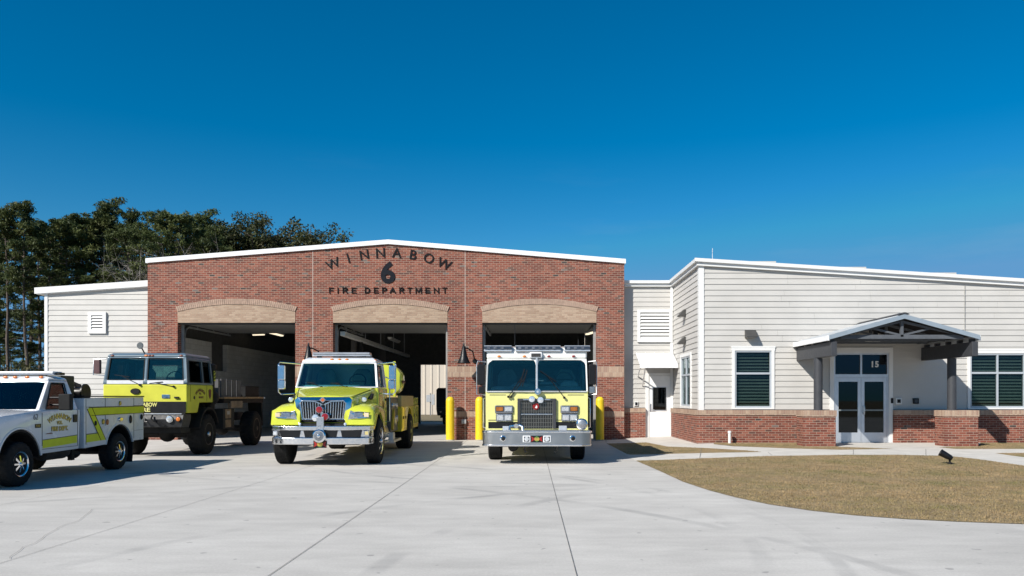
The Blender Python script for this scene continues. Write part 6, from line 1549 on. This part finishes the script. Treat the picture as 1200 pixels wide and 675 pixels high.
    g_.box(a, b_, 1.96, 2.655, 1.33, 1.338).box(a, b_, 2.665, 3.815, 1.33, 1.338).box(a, b_, 3.825, 4.24, 1.34, 1.348).box(a, b_, 3.84, 4.22, .80, .806).box(a, b_, 1.96, 1.966, .6, 1.5)
    g_.build('panel_gap', black, box, smooth=0)
    s = MB().prism([(2.10, 1.17), (4.255, 1.185), (4.255, 1.325), (2.06, 1.315)], 'x', *sorted((sx * 1.0046, sx * 1.007)))
    s.build('upper_stripe', stripe_m, box, smooth=0)
    s = MB().prism([(2.00, 1.30), (2.16, 1.31), (2.66, .66), (2.50, .655)][::-1], 'x', *sorted((sx * 1.0075, sx * 1.0095))); s.build('slant_stripe', stripe_m, box, smooth=0)
    s = MB().prism([(1.97, .64), (2.50, .655), (2.42, .80), (1.97, .79)][::-1], 'x', *sorted((sx * 1.0046, sx * 1.007))); s.build('lower_stripe', stripe_m, box, smooth=0)
    s = MB()
    for (p_, q_) in (((2.14, 1.165), (4.255, 1.18)), ((2.17, 1.315), (2.67, .66)), ((1.99, 1.30), (2.49, .655)), ((1.97, .80), (2.40, .81)), ((2.06, 1.322), (4.255, 1.332))): s.bar((sx * 1.009, p_[0], p_[1]), (sx * 1.009, q_[0], q_[1]), .006, .010)
    s.build('pinstripe', black, box, smooth=0)
    for (yy, zz, ry, rz_, mt) in ((3.24, 1.06, .09, .045, chrome), (3.66, 1.05, .045, .09, black), (4.14, 1.09, .035, .06, black), (2.56, 1.03, .035, .055, MATS['crest_gold']), (2.72, 1.02, .035, .06, M('reflector_orange', (.5, .17, .06), .3)), (3.22, 1.40, .03, .05, MATS['crest_gold']), (2.28, 1.01, .03, .05, black)):
        MB().lathe([(0, sx * .03), (.8, sx * .028), (1, sx * .012), (1, 0), (0, 0)], (0, 0, 0), 'x', 16).xform(Matrix.Translation((sx * 1.004, yy, zz)) @ Matrix.Diagonal((1, ry, rz_, 1))).build('latch', mt, box)
    MB().box(*sorted((sx * .9, sx * 1.006)), 4.262, 4.28, 1.1, 1.35).build('tail_lamp', red_lens, box, smooth=0)
MB().box(-.545, .545, 1.9, 4.24, .80, .86).box(-.545, .545, 1.9, 1.95, .861, 1.45).box(-.545, .545, 4.2, 4.25, .861, 1.45).build('cargo_bed', MATS['box_white'], pk, smooth=0)
MB().box(-.40, .40, -.9, 4.2, .52, .66).build('chassis', under, pk, smooth=0)
for yy in (0, 3.24): MB().tube([(-.85, yy, .385), (.85, yy, .385)], .065, 8).ball((0, yy, .385), .16).build('axle', under, pk)
MB().tube([(.6, .7, .47), (.62, 2.0, .44), (.6, 2.4, .40)], .045, 8).build('exhaust_pipe', under, pk)
MB().lathe([(0, 1.0), (.14, 1.02), (.15, 1.1), (.15, 1.7), (.13, 1.78), (0, 1.8)], (.68, 0, .50), 'y', 16).build('fuel_tank', under, pk)
MB().box(.70, .78, 1.86, 1.96, .30, .54).build('step_bracket', black_rough, pk, smooth=0)
MB().prism([(3.72, .12), (3.76, .12), (3.82, .58), (3.78, .58)], 'x', .72, 1.0).build('mud_flap', black_rough, pk, smooth=0)
# gear riding in the bed
gr2 = thing('pump_skid', 'dark green pump box and black hose reel riding in the service pickup bed', 'pump', (-9.70, 15.5, .86))
MB().box(-.3, .45, 0, .45, 0, 1.10).build('pump_box', M('dark_green_box', (.022, .03, .02), .5, var=.2), gr2, bevel=.02)
MB().lathe([(0, -.3), (.19, -.3), (.19, -.27), (.12, -.26), (.12, .26), (.19, .27), (.19, .3), (0, .3)], (.1, .95, .76), 'x', 20).build('hose_reel', black, gr2)
s = MB()
for k in range(7):
    a = 2 * PI * k / 7; s.tube([(.1 + .12 * math.sin(k), .95 + .22 * math.cos(a), .72 + .22 * math.sin(a)), (.2 * math.cos(k * 2.1), .95 + .3 * math.cos(a + .5), .74 + .3 * math.sin(a + .5))], .05, 7)
s.build('hose', rubber, gr2)
MB().box(-.4, .5, .1, 1.3, -.0, .1).build('skid', black_rough, gr2, smooth=0)
